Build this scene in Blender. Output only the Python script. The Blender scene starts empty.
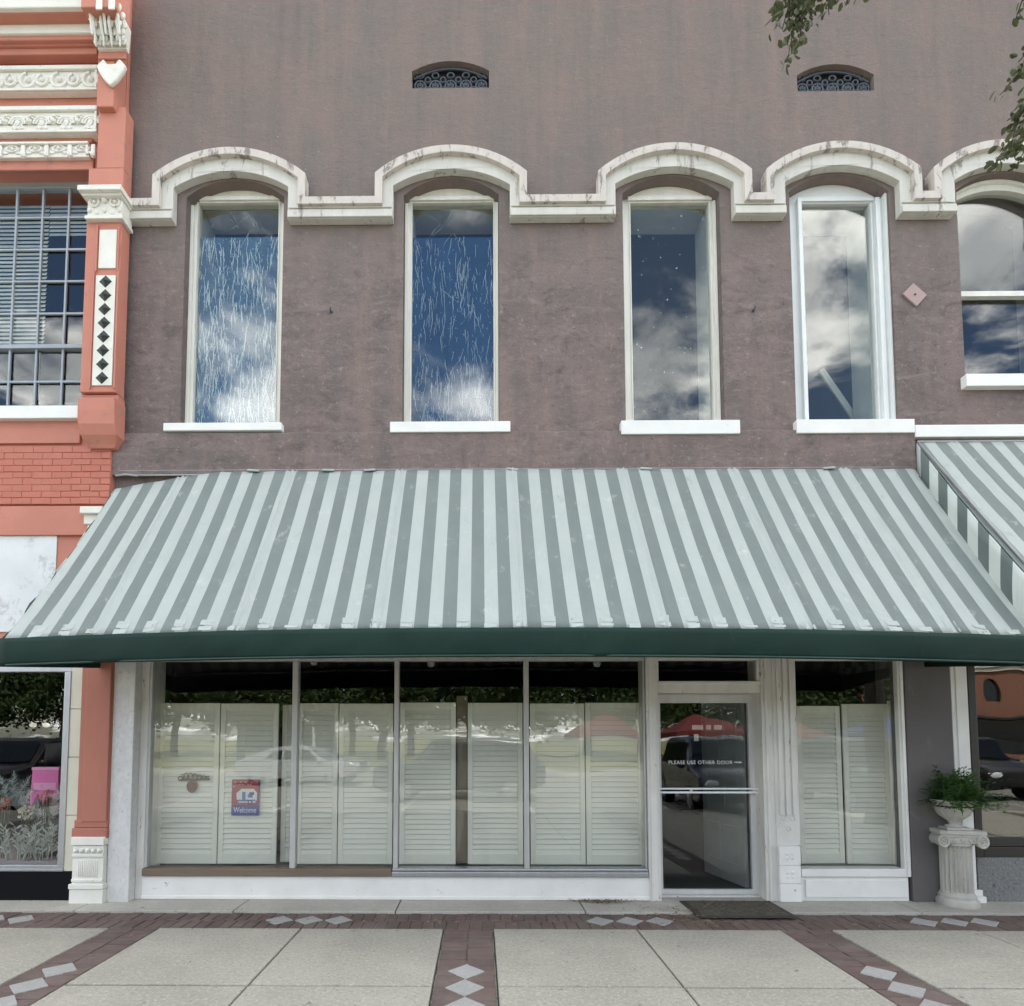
import bpy, bmesh, math, random
from math import radians as R, sin, cos, pi, sqrt
from mathutils import Vector, Matrix, Euler, noise
from mathutils.geometry import tessellate_polygon
random.seed(7)
S = bpy.context.scene
COL = S.collection

# ------------------------------------------------------------------ camera
F, CX, CY, CAMD, CAMH = 600.0, 474.0, 702.0, 6.0, 1.6
cam = bpy.data.objects.new('camera', bpy.data.cameras.new('camera'))
COL.objects.link(cam)
cam.location = (0, -CAMD, CAMH)
cam.rotation_euler = (R(93.4), 0, R(0.59))
cam.data.sensor_fit = 'HORIZONTAL'; cam.data.sensor_width = 36
cam.data.lens = F / 1024 * 36
cam.data.shift_x = (512 - CX) / 1024; cam.data.shift_y = (CY - 503) / 1024
cam.data.clip_end = 2000; cam.data.clip_start = 0.05
S.camera = cam
RM = cam.rotation_euler.to_matrix()

def ray(px, py):
    return RM @ Vector(((px - CX) / F, (CY - py) / F, -1))
def W(px, py, y=0.0):            # photo measurement -> (x, z) on the upright plane at depth y
    d = ray(px, py); t = (y + CAMD) / d.y
    return d.x * t, CAMH + d.z * t
def wx(px, py=600, y=0.0): return W(px, py, y)[0]
def wz(py, y=0.0, px=480): return W(px, py, y)[1]
def G(px, py, z=0.0):            # photo measurement -> (x, y) on the ground
    d = ray(px, py); t = (z - CAMH) / d.z
    return d.x * t, -CAMD + d.y * t

# ------------------------------------------------------------------ mesh helper
class B:
    def __init__(s): s.bm = bmesh.new()
    def box(s, x0, x1, y0, y1, z0, z1, M=None):
        c = [(x, y, z) for x in (x0, x1) for y in (y0, y1) for z in (z0, z1)]
        v = [s.bm.verts.new(M @ Vector(p) if M else p) for p in c]
        for f in ((0,1,3,2),(4,6,7,5),(0,4,5,1),(2,3,7,6),(0,2,6,4),(1,5,7,3)):
            s.bm.faces.new([v[i] for i in f])
        return s
    def prism(s, poly, y0, y1, holes=()):    # polygon in (x,z) extruded along y
        loops = [list(poly)] + [list(h) for h in holes]
        flat = [p for l in loops for p in l]
        tris = tessellate_polygon([[Vector((p[0], p[1], 0)) for p in l] for l in loops])
        a = [s.bm.verts.new((p[0], y0, p[1])) for p in flat]
        b = [s.bm.verts.new((p[0], y1, p[1])) for p in flat]
        for t in tris:
            try:
                s.bm.faces.new([a[i] for i in t]); s.bm.faces.new([b[i] for i in reversed(t)])
            except ValueError: pass
        k = 0
        for l in loops:
            n = len(l)
            for i in range(n):
                j = (i + 1) % n
                s.bm.faces.new([a[k+i], a[k+j], b[k+j], b[k+i]])
            k += n
        return s
    def tube(s, pts, r, n=8, cap=True):
        pts = [Vector(p) for p in pts]; rs = r if isinstance(r, (list, tuple)) else [r] * len(pts)
        rings = []
        for i, p in enumerate(pts):
            t = (pts[min(i+1, len(pts)-1)] - pts[max(i-1, 0)]).normalized()
            u = t.cross(Vector((0.13, 0.2, 1)) if abs(t.z) < .95 else Vector((1, .1, 0))).normalized(); w = t.cross(u)
            rings.append([s.bm.verts.new(p + (u * cos(2*pi*k/n) + w * sin(2*pi*k/n)) * rs[i]) for k in range(n)])
        for a, b in zip(rings, rings[1:]):
            for k in range(n): s.bm.faces.new([a[k], a[(k+1)%n], b[(k+1)%n], b[k]])
        if cap: s.bm.faces.new(rings[0]); s.bm.faces.new(rings[-1][::-1])
        return s
    def lathe(s, prof, c, n=24, flute=0, famp=0.0, fl=(0, 0)):
        rings = []
        for (r, z) in prof:
            ring = []
            for k in range(n):
                a = 2*pi*k/n; rr = r
                if flute and fl[0] <= z <= fl[1]: rr = r - famp * (0.5 + 0.5 * cos(flute * a)) ** .6
                ring.append(s.bm.verts.new((c[0] + rr*cos(a), c[1] + rr*sin(a), c[2] + z)))
            rings.append(ring)
        for a, b in zip(rings, rings[1:]):
            for k in range(n): s.bm.faces.new([a[k], a[(k+1)%n], b[(k+1)%n], b[k]])
        s.bm.faces.new(rings[0][::-1]); s.bm.faces.new(rings[-1])
        return s
    def ball(s, c, r, sub=1, sc=(1, 1, 1)):
        M = Matrix.Translation(c) @ Matrix.Diagonal((*[r*q for q in sc], 1))
        bmesh.ops.create_icosphere(s.bm, subdivisions=sub, radius=1, matrix=M); return s
    def torus(s, c, R0, r, n=16, m=6, a0=0, a1=2*pi, sx=1, sz=1):   # ring in the xz plane
        full = abs(a1 - a0 - 2*pi) < 1e-6; rings = []
        N = n if full else n + 1
        for i in range(N):
            a = a0 + (a1 - a0) * i / n
            rings.append([s.bm.verts.new((c[0] + sx*(R0 + r*cos(2*pi*k/m))*cos(a), c[1] + r*sin(2*pi*k/m), c[2] + sz*(R0 + r*cos(2*pi*k/m))*sin(a))) for k in range(m)])
        for i in range(n):
            a, b = rings[i], rings[(i+1) % N]
            for k in range(m): s.bm.faces.new([a[k], a[(k+1)%m], b[(k+1)%m], b[k]])
        return s
    def face(s, pts):
        s.bm.faces.new([s.bm.verts.new(p) for p in pts]); return s

def obj(name, b, mat, parent=None, bevel=0, smooth=False, origin=None, label=None, cat=None, group=None, kind=None, seg=2):
    bm = b.bm
    if len(bm.faces) < 40000: bmesh.ops.recalc_face_normals(bm, faces=bm.faces)
    me = bpy.data.meshes.new(name)
    off = Vector((0, 0, 0))
    if parent is not None:
        q = parent
        while q is not None: off += q.location; q = q.parent
    elif origin is not None: off = Vector(origin)
    bmesh.ops.translate(bm, verts=bm.verts, vec=-off)
    bm.to_mesh(me); bm.free()
    if smooth:
        for p in me.polygons: p.use_smooth = True
        if smooth != True: me.set_sharp_from_angle(angle=R(smooth))
    for m in (mat if isinstance(mat, (list, tuple)) else [mat]): me.materials.append(m)
    o = bpy.data.objects.new(name, me); COL.objects.link(o)
    if parent is not None: o.parent = parent
    elif origin is not None: o.location = origin
    if bevel:
        md = o.modifiers.new('bevel', 'BEVEL'); md.width = bevel; md.segments = seg; md.limit_method = 'ANGLE'; md.angle_limit = R(40)
    tag(o, label, cat, group, kind)
    return o
def tag(o, label=None, cat=None, group=None, kind=None):
    if label: o['label'] = label
    if cat: o['category'] = cat
    if group: o['group'] = group
    if kind: o['kind'] = kind
    return o
def thing(name, loc, label, cat, group=None):
    o = bpy.data.objects.new(name, None); COL.objects.link(o); o.location = loc
    o.empty_display_size = .1
    return tag(o, label, cat, group)
def dup(root, loc, rz=0, label=None, scale=None):
    c = root.copy(); COL.objects.link(c); c.location = loc; c.rotation_euler = (0, 0, rz)
    if scale: c.scale = (scale,) * 3
    if label: c['label'] = label
    for ch in list(root.children):
        d = ch.copy(); COL.objects.link(d); d.parent = c
        for g in list(ch.children):
            e = g.copy(); COL.objects.link(e); e.parent = d
    return c

# ------------------------------------------------------------------ materials
class NT:
    def __init__(s, name):
        s.m = bpy.data.materials.new(name); s.m.use_nodes = True; s.t = s.m.node_tree; s.t.nodes.clear()
        s.out = s.n('ShaderNodeOutputMaterial'); s.pos = s.n('ShaderNodeNewGeometry')
    def n(s, ty, **kw):
        x = s.t.nodes.new(ty)
        for k, v in kw.items(): setattr(x, k, v)
        return x
    def L(s, a, b): s.t.links.new(a, b)
    def coords(s, scale=(1, 1, 1), loc=(0, 0, 0)):
        m = s.n('ShaderNodeMapping'); m.inputs['Scale'].default_value = scale; m.inputs['Location'].default_value = loc
        s.L(s.pos.outputs['Position'], m.inputs['Vector']); return m.outputs['Vector']
    def noise(s, scale, detail=6, stretch=(1, 1, 1), rough=.6, dist=0, loc=(0, 0, 0)):
        x = s.n('ShaderNodeTexNoise'); x.inputs['Scale'].default_value = scale; x.inputs['Detail'].default_value = detail
        x.inputs['Roughness'].default_value = rough; x.inputs['Distortion'].default_value = dist
        s.L(s.coords(stretch, loc), x.inputs['Vector']); return x.outputs['Fac']
    def ramp(s, fac, p0, p1, v0=0, v1=1):
        r = s.n('ShaderNodeMapRange'); r.inputs[1].default_value = p0; r.inputs[2].default_value = p1
        r.inputs[3].default_value = v0; r.inputs[4].default_value = v1; s.L(fac, r.inputs[0]); return r.outputs[0]
    def math(s, op, a, b=None):
        x = s.n('ShaderNodeMath', operation=op)
        for i, v in enumerate((a, b)):
            if v is None: continue
            if isinstance(v, (int, float)): x.inputs[i].default_value = v
            else: s.L(v, x.inputs[i])
        return x.outputs[0]
    def mix(s, fac, a, b, mode='MIX'):
        x = s.n('ShaderNodeMix', data_type='RGBA', blend_type=mode)
        if isinstance(fac, (int, float)): x.inputs[0].default_value = fac
        else: s.L(fac, x.inputs[0])
        for i, v in ((6, a), (7, b)):
            if isinstance(v, tuple): x.inputs[i].default_value = (*v[:3], 1)
            else: s.L(v, x.inputs[i])
        return x.outputs[2]
    def bsdf(s, col, rough=.7, bump=None, bstr=.3, bdist=.01, spec=.4, metal=0):
        b = s.n('ShaderNodeBsdfPrincipled')
        if isinstance(col, tuple): b.inputs['Base Color'].default_value = (*col[:3], 1)
        else: s.L(col, b.inputs['Base Color'])
        if isinstance(rough, (int, float)): b.inputs['Roughness'].default_value = rough
        else: s.L(rough, b.inputs['Roughness'])
        b.inputs['Specular IOR Level'].default_value = spec; b.inputs['Metallic'].default_value = metal
        if bump is not None:
            q = s.n('ShaderNodeBump'); q.inputs['Strength'].default_value = bstr; q.inputs['Distance'].default_value = bdist
            s.L(bump, q.inputs['Height']); s.L(q.outputs[0], b.inputs['Normal'])
        s.L(b.outputs[0], s.out.inputs['Surface']); s.b = b
        return s.m

def paint(name, col, col2=None, dirt=None, dth=.62, dscale=3.0, rough=.6, scale=4.0, bump=.15, bs=60, stretch=(1, 1, 1), metal=0, spec=.4):
    t = NT(name); col2 = col2 or tuple(c * .86 for c in col)
    c = t.mix(t.ramp(t.noise(scale, 5, stretch), .3, .7), col, col2)
    if dirt:
        d = t.ramp(t.noise(dscale, 9, stretch, .72, .4), dth, dth + .06)
        c = t.mix(d, c, dirt)
    return t.bsdf(c, rough, t.noise(bs, 4), bump, .004, spec, metal)

def stucco():
    t = NT('mauve_stucco')
    z = t.n('ShaderNodeSeparateXYZ'); t.L(t.pos.outputs['Position'], z.inputs[0])
    blot = t.ramp(t.noise(1.6, 7, (1.3, 1, .7), .62), .36, .64)
    up = t.mix(blot, (.275, .222, .207), (.224, .205, .196))
    lo = t.mix(t.ramp(t.noise(1.7, 7, (1, 1, 1.3), .65), .34, .66), (.185, .160, .157), (.255, .207, .202))
    edge = t.math('ADD', z.outputs['Z'], t.ramp(t.noise(2.2, 6), .2, .8, -.5, .5))
    c = t.mix(t.ramp(edge, 5.9, 7.2), lo, up)              # paler mix above a ragged line, darker mix below
    low = t.ramp(edge, 7.2, 6.2)
    trow = t.ramp(t.noise(3.2, 9, (.8, 1, 2.3), .78, .8), .50, .64)       # rough trowel drags
    c = t.mix(t.math('MULTIPLY', trow, t.math('ADD', t.math('MULTIPLY', low, .48), .10)), c, (.34, .285, .272))
    drk = t.ramp(t.noise(3.0, 9, (.9, 1, 1.9), .78, .8, (11, 3, 5)), .52, .66)
    c = t.mix(t.math('MULTIPLY', drk, t.math('ADD', t.math('MULTIPLY', low, .60), .10)), c, (.115, .098, .097))
    stre = t.ramp(t.noise(2.6, 7, (2.2, 1, .14), .65), .50, .70)     # rain streaks
    c = t.mix(t.math('MULTIPLY', stre, .34), c, (.150, .146, .142))
    pink = t.ramp(t.noise(1.1, 8, (2.6, 1, .4), .70, .3, (7, 0, 3)), .50, .66)
    c = t.mix(t.math('MULTIPLY', pink, .46), c, (.33, .255, .225))
    spk = t.ramp(t.noise(15, 7, (1, 1, 1.0), .80, .3), .56, .68)
    c = t.mix(t.math('MULTIPLY', spk, t.math('ADD', t.math('MULTIPLY', low, .46), .30)), c, (.43, .375, .355))
    pit = t.ramp(t.noise(17, 7, (1, 1, 1.1), .80, .3, (3, 1, 2)), .56, .68)
    c = t.mix(t.math('MULTIPLY', pit, t.math('ADD', t.math('MULTIPLY', low, .52), .28)), c, (.105, .092, .09))
    dot = t.ramp(t.noise(30, 2, rough=.4, loc=(9, 4, 2)), .73, .77)
    c = t.mix(t.math('MULTIPLY', dot, .6), c, (.48, .43, .41))
    c = t.mix(1.0, c, (.86, .835, .82), 'MULTIPLY')
    fine = t.noise(60, 5, rough=.75)
    h = t.math('ADD', t.math('MULTIPLY', fine, .45), t.math('MULTIPLY', t.noise(6, 8, (1, 1, 1.3), .72), 1.3))
    return t.bsdf(c, .92, h, 1.0, .022, .15)

def glass(name, tint=(.93, .96, .95), wav=.012, ior=1.52):
    t = NT(name)
    bf = t.ramp(t.pos.outputs['Backfacing'], 0, 1, ior, 1 / ior)
    fr = t.n('ShaderNodeFresnel'); t.L(bf, fr.inputs['IOR'])
    nz = t.n('ShaderNodeTexNoise'); nz.inputs['Scale'].default_value = 2.6; nz.inputs['Detail'].default_value = 1; t.L(t.coords(), nz.inputs['Vector'])
    sb = t.n('ShaderNodeVectorMath', operation='SUBTRACT'); t.L(nz.outputs['Color'], sb.inputs[0]); sb.inputs[1].default_value = (.5, .5, .5)
    sc = t.n('ShaderNodeVectorMath', operation='SCALE'); t.L(sb.outputs[0], sc.inputs[0]); sc.inputs['Scale'].default_value = wav
    ad = t.n('ShaderNodeVectorMath', operation='ADD'); t.L(sc.outputs[0], ad.inputs[0]); t.L(t.pos.outputs['Normal'], ad.inputs[1])
    bp = t.n('ShaderNodeVectorMath', operation='NORMALIZE'); t.L(ad.outputs[0], bp.inputs[0])
    tr = t.n('ShaderNodeBsdfTransparent'); tr.inputs[0].default_value = (*tint, 1)
    gl = t.n('ShaderNodeBsdfGlossy'); gl.inputs['Roughness'].default_value = 0.0
    t.L(bp.outputs[0], gl.inputs['Normal'])
    mx = t.n('ShaderNodeMixShader'); t.L(fr.outputs[0], mx.inputs[0]); t.L(tr.outputs[0], mx.inputs[1]); t.L(gl.outputs[0], mx.inputs[2])
    t.L(mx.outputs[0], t.out.inputs['Surface'])
    return t.m

def film(name, op):        # dried glue, nearly opaque
    t = NT(name)
    d = t.n('ShaderNodeBsdfDiffuse'); d.inputs[0].default_value = (.74, .80, .82, 1)
    tl = t.n('ShaderNodeBsdfTranslucent'); tl.inputs[0].default_value = (.7, .76, .8, 1)
    tr = t.n('ShaderNodeBsdfTransparent'); mx = t.n('ShaderNodeMixShader'); mx.inputs[0].default_value = op
    t.L(tr.outputs[0], mx.inputs[1]); t.L(d.outputs[0], mx.inputs[2]); t.L(mx.outputs[0], t.out.inputs['Surface'])
    return t.m
def sky_sheet(name, col, op):  # diffuse sheet with the blue of the reflected sky in its colour
    t = NT(name); d = t.n('ShaderNodeBsdfDiffuse'); d.inputs[0].default_value = (*col, 1)
    tr = t.n('ShaderNodeBsdfTransparent'); mx = t.n('ShaderNodeMixShader')
    t.L(t.ramp(t.noise(2.5, 6, (1, 1, .6), .65), .3, .7, op * .6, op * 1.3), mx.inputs[0])
    t.L(tr.outputs[0], mx.inputs[1]); t.L(d.outputs[0], mx.inputs[2]); t.L(mx.outputs[0], t.out.inputs['Surface'])
    return t.m

def scratches(name, off, th=.70, amt=.7):
    t = NT(name)
    n = t.noise(2.2, 1, (1.6, 1, .5), .5, .3, off); a = t.ramp(t.math('ABSOLUTE', t.math('SUBTRACT', n, .5)), .003, .0005)
    z = t.ramp(t.noise(1.6, 2, loc=off), .5, .62)
    sp = t.ramp(t.noise(28, 2, (1, 1, .8), .5, 0, off), th, th + .04)
    m = t.math('MULTIPLY', sp, amt)
    m = t.math('ADD', m, .015)
    d = t.n('ShaderNodeBsdfDiffuse'); d.inputs[0].default_value = (.8, .82, .80, 1)
    tr = t.n('ShaderNodeBsdfTransparent'); mx = t.n('ShaderNodeMixShader')
    t.L(m, mx.inputs[0]); t.L(tr.outputs[0], mx.inputs[1]); t.L(d.outputs[0], mx.inputs[2]); t.L(mx.outputs[0], t.out.inputs['Surface'])
    return t.m

PITCH, LIGHTC = 0.2235, None
def stripes(name, axis='X', phase=0.0, lc=(.43, .475, .45), dc=(.165, .195, .185), lean=0.0):
    t = NT(name)
    s = t.n('ShaderNodeSeparateXYZ'); t.L(t.pos.outputs['Position'], s.inputs[0])
    x = s.outputs[axis]
    f = t.math('FRACT', t.math('ADD', t.math('DIVIDE', t.math('SUBTRACT', x, phase), PITCH), 100.25))
    k = t.math('LESS_THAN', f, .5)
    fade = t.ramp(t.noise(2.0, 6, (1, 1, 1)), .3, .7)
    L_ = t.mix(fade, lc, tuple(c * .9 for c in lc)); D_ = t.mix(fade, dc, tuple(c * 1.17 for c in dc))
    c = t.mix(k, D_, L_)
    st = t.ramp(t.noise(7, 8, (1, 1, .6), .7, .3), .60, .74)
    c = t.mix(t.math('MULTIPLY', st, .35), c, (.66, .70, .66))           # washed-out blotches
    di = t.ramp(t.noise(5, 8, (1.6, 1, .5), .7, .3, (4, 4, 4)), .60, .75)
    c = t.mix(t.math('MULTIPLY', di, .42), c, (.20, .22, .19))
    sp = t.ramp(t.noise(42, 3, rough=.5), .73, .77)
    c = t.mix(t.math('MULTIPLY', sp, .45), c, (.13, .15, .14))
    h = t.math('ADD', t.math('MULTIPLY', t.noise(3.0, 4, (1.4, 1, .5), .55, 1.2), 1.0), t.math('MULTIPLY', t.noise(160, 2), .05))
    h = t.math('ADD', h, t.math('MULTIPLY', k, .03))
    t.bsdf(c, .62, h, .6, .03, .25)
    tl = t.n('ShaderNodeBsdfTranslucent'); t.L(c, tl.inputs[0]); ms = t.n('ShaderNodeMixShader'); ms.inputs[0].default_value = .10
    t.L(t.b.outputs[0], ms.inputs[1]); t.L(tl.outputs[0], ms.inputs[2]); t.L(ms.outputs[0], t.out.inputs['Surface'])
    return t.m

def concrete(name, c1, c2, speck=.5):
    t = NT(name)
    c = t.mix(t.ramp(t.noise(1.3, 7), .32, .68), c1, c2)
    c = t.mix(t.ramp(t.noise(.9, 8, loc=(3, 3, 0), rough=.68), .46, .60, 0, .5), c, tuple(q * .74 for q in c1))
    c = t.mix(t.ramp(t.noise(36, 6, rough=.85), .53, .62, 0, speck), c, tuple(q * .42 for q in c1))
    c = t.mix(t.ramp(t.noise(40, 6, rough=.85, loc=(5, 5, 5)), .53, .62, 0, speck), c, tuple(min(.82, q * 1.5) for q in c1))
    c = t.mix(t.ramp(t.noise(4, 9, rough=.75, loc=(9, 1, 1)), .55, .68, 0, .4), c, tuple(q * .66 for q in c1))
    c = t.mix(t.ramp(t.noise(9, 3, rough=.5, loc=(2, 8, 1)), .70, .73, 0, .6), c, tuple(q * .35 for q in c1))
    return t.bsdf(c, .85, t.noise(60, 5, rough=.8), .55, .008, .3)

def brick(name, c1, c2, c3):
    t = NT(name)
    r = t.pos.outputs['Random Per Island']
    c = t.mix(t.ramp(r, 0, 1), c1, c2)
    c = t.mix(t.ramp(t.noise(3, 6), .45, .7, 0, .6), c, c3)
    c = t.mix(t.ramp(t.noise(60, 5, rough=.7), .55, .75, 0, .5), c, tuple(q * .55 for q in c1))
    return t.bsdf(c, .85, t.noise(70, 5), .45, .006, .3)

def leafmat(name, c1, c2, trans=.35):
    t = NT(name)
    c = t.mix(t.pos.outputs['Random Per Island'], c1, c2)
    b = t.n('ShaderNodeBsdfPrincipled'); t.L(c, b.inputs['Base Color']); b.inputs['Roughness'].default_value = .55; b.inputs['Specular IOR Level'].default_value = .35
    tl = t.n('ShaderNodeBsdfTranslucent'); t.L(c, tl.inputs[0])
    mx = t.n('ShaderNodeMixShader'); mx.inputs[0].default_value = trans
    t.L(b.outputs[0], mx.inputs[1]); t.L(tl.outputs[0], mx.inputs[2]); t.L(mx.outputs[0], t.out.inputs['Surface'])
    return t.m

m = {}
m['stucco'] = stucco()
m['band'] = paint('belt_stucco', (.235, .195, .185), (.165, .145, .142), (.30, .25, .235), .56, 5, .92, 2.5, .5, 60, (1, 1, 1.2), spec=.15)
m['pier'] = paint('grey_pier_paint', (.125, .115, .113), (.105, .098, .097), (.15, .14, .137), .6, 4, .8, 1.5, .3, 50)
m['mould'] = paint('cream_moulding_paint', (.62, .61, .565), (.53, .52, .48), (.30, .275, .25), .565, 6, .75, 5, .5, 40, (1.3, 1, .3))
m['mould_top'] = paint('weathered_moulding_top', (.60, .555, .51), (.50, .455, .425), (.24, .215, .195), .54, 7, .85, 7, .5, 40, (1.5, 1, .5))
m['white'] = paint('white_trim_paint', (.78, .79, .77), (.70, .71, .69), (.42, .41, .38), .67, 9, .5, 3, .2, 40)
m['peel'] = paint('peeling_white_paint', (.70, .69, .645), (.58, .57, .53), (.15, .13, .11), .615, 9, .65, 4, .5, 40, (2.0, 2.0, .55))
m['peelw'] = paint('chipped_white_board', (.79, .785, .755), (.69, .685, .655), (.24, .215, .19), .645, 14, .6, 2.5, .3, 40)
m['oldwood'] = paint('aged_cream_sash_paint', (.78, .775, .71), (.66, .655, .60), (.25, .22, .18), .66, 9, .6, 5, .4, 45, (2, 2, .5))
m['newsash'] = paint('clean_white_sash', (.76, .79, .79), (.70, .73, .73), None, rough=.4, bump=.05)
m['alu'] = paint('brushed_aluminium', (.46, .47, .48), (.38, .39, .40), (.2, .2, .2), .68, 9, .38, 6, .1, 80, (3, 3, .4), metal=.75)
m['alud'] = paint('dull_aluminium', (.52, .52, .50), (.43, .43, .415), (.2, .19, .17), .66, 9, .5, 6, .1, 80, (3, 3, .4), metal=.1)
m['doorpaint'] = paint('worn_door_enamel', (.60, .605, .60), (.52, .525, .52), (.3, .29, .27), .66, 9, .45, 5, .15, 60, (2, 2, .5))
m['brown_sill'] = paint('brown_wood_sill', (.20, .15, .105), (.14, .105, .075), (.3, .27, .22), .63, 6, .65, 4, .3, 40, (.3, 1, 4))
m['stone'] = paint('pale_veined_stone', (.66, .66, .645), (.55, .55, .54), (.50, .50, .49), .55, 26, .6, 12, .6, 30, (1, 1, .8))
m['dark_int'] = paint('dark_interior', (.020, .019, .018), None, None, rough=.9, bump=0)
m['floor_int'] = paint('dull_vinyl_floor', (.11, .115, .11), (.085, .09, .088), None, rough=.5)
m['plaster'] = paint('pale_reveal_plaster', (.50, .49, .44), (.40, .39, .35), (.3, .28, .24), .62, 5, .8)
m['iron'] = paint('dark_iron_grille', (.055, .07, .09), (.04, .05, .065), None, rough=.5, bump=.1)
m['black'] = paint('black_void', (.010, .010, .010), None, None, rough=.9, bump=0)
m['plate'] = paint('pink_plate_paint', (.40, .29, .28), (.36, .26, .25), None, rough=.8)
m['glass'] = glass('old_window_glass', wav=.011, ior=1.66)
m['shopglass'] = glass('shop_glass', (.96, .975, .965), .012, 1.68)
m['film1'] = film('runny_film_residue', .85); m['film2'] = film('runny_film_residue_dark', .5); m['tint0'] = sky_sheet('blue_sky_tint', (.16, .26, .42), .5); m['tint1'] = sky_sheet('dark_blue_sky_tint', (.05, .11, .24), .6)
m['scr1'] = scratches('glass_scratches', (2, 1, 5), .71, .4); m['scr2'] = scratches('glass_dust', (8, 1, 3), .76, .4)
m['canopy'] = stripes('striped_canvas', 'X', W(489, 470)[0])
m['canopy_side'] = stripes('striped_canvas_side', 'Y', -.06, (.57, .63, .60), (.12, .15, .145))
m['canopy2'] = stripes('striped_canvas_right', 'X', W(947, 443)[0])
m['valance'] = paint('dark_green_canvas', (.009, .030, .023), (.0065, .022, .017), (.02, .046, .038), .66, 4, .7, 2, .3, 25, (1, 1, .4), spec=.2)
m['flap'] = paint('torn_canvas_edge', (.41, .455, .43), (.34, .375, .355), (.12, .14, .13), .60, 25, .7, 10)
m['pipe'] = paint('galvanised_pipe', (.35, .36, .36), (.28, .29, .29), (.2, .17, .14), .62, 8, .5, 6, metal=.5)
m['slab'] = concrete('exposed_concrete', (.37, .352, .302), (.305, .292, .25), .62)
m['ledge'] = concrete('smooth_concrete', (.45, .435, .385), (.37, .355, .315), .3)
m['joint'] = paint('joint_dirt', (.085, .08, .07), None, None, rough=.95)
m['brickpave'] = brick('maroon_paver', (.10, .074, .066), (.14, .098, .086), (.17, .148, .134))
m['diamond'] = concrete('pale_inlay_stone', (.35, .352, .34), (.30, .302, .29), .3)
m['coral'] = paint('coral_paint', (.52, .212, .155), (.45, .180, .132), (.36, .19, .16), .60, 5, .75, 2, .3, 40)
m['coral_lo'] = paint('coral_pilaster_paint', (.40, .155, .11), (.36, .138, .10), (.28, .12, .09), .66, 6, .7, 2, .3, 40)
m['coral_brick'] = brick('coral_painted_brick', (.47, .172, .125), (.44, .16, .115), (.50, .20, .15))
m['orn'] = paint('white_ornament_paint', (.74, .735, .68), (.66, .65, .59), (.42, .42, .33), .62, 8, .65, 5, .3, 50)
m['panelw'] = paint('patchy_white_panel', (.70, .73, .74), (.60, .63, .63), (.50, .52, .52), .56, 5, .7, 3, .3)
m['tile'] = paint('cream_tile', (.62, .60, .49), (.57, .55, .45), None, rough=.3)
m['blackbulk'] = paint('black_glass_panel', (.006, .007, .009), None, (.2, .2, .2), .76, 20, .35, bump=.02, spec=.12)
m['granite'] = concrete('speckled_granite', (.20, .205, .20), (.17, .175, .17), 1.0)
m['greend'] = paint('dark_green_tile', (.02, .032, .028), None, (.05, .06, .05), .65, 12, .5)
m['steel_sash'] = paint('grey_steel_sash', (.33, .38, .43), (.28, .32, .36), None, rough=.5)
m['blind'] = paint('white_blind', (.70, .70, .68), None, None, rough=.5)
m['shutter'] = paint('cream_shutter_paint', (.83, .81, .725), (.79, .77, .69), None, rough=.5, bump=.05)
m['brownboard'] = paint('brown_board', (.24, .20, .14), (.20, .165, .12), None, rough=.7)
m['interior_door'] = paint('grey_white_door', (.36, .38, .37), (.32, .34, .33), None, rough=.5)
m['mat'] = paint('coir_mat', (.10, .088, .068), (.065, .058, .048), (.16, .14, .11), .58, 22, .95, 9, .9, 90)
m['mat_edge'] = paint('rubber_mat_edge', (.05, .047, .04), None, (.1, .09, .07), .6, 12, .8)
m['cast'] = paint('weathered_cast_stone', (.50, .485, .44), (.35, .34, .31), (.25, .24, .22), .585, 14, .85, 5, .6, 45, (1, 1, .6))
m['fern'] = leafmat('fern_green', (.03, .08, .018), (.095, .18, .05), .3)
m['oak'] = leafmat('oak_leaf', (.045, .058, .022), (.10, .11, .05), .3)
m['treeleaf'] = leafmat('tree_leaf', (.028, .055, .015), (.065, .10, .03), .3)
m['bark'] = paint('bark', (.10, .085, .07), (.06, .05, .042), None, rough=.95, bump=.8, bs=20, stretch=(2, 2, .4))
m['letter'] = paint('white_vinyl', (.8, .8, .8), None, None, rough=.5, bump=0)

def flat(name, c, r=.6, metal=0): return paint(name, c, None, None, rough=r, bump=.05, metal=metal)

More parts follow.
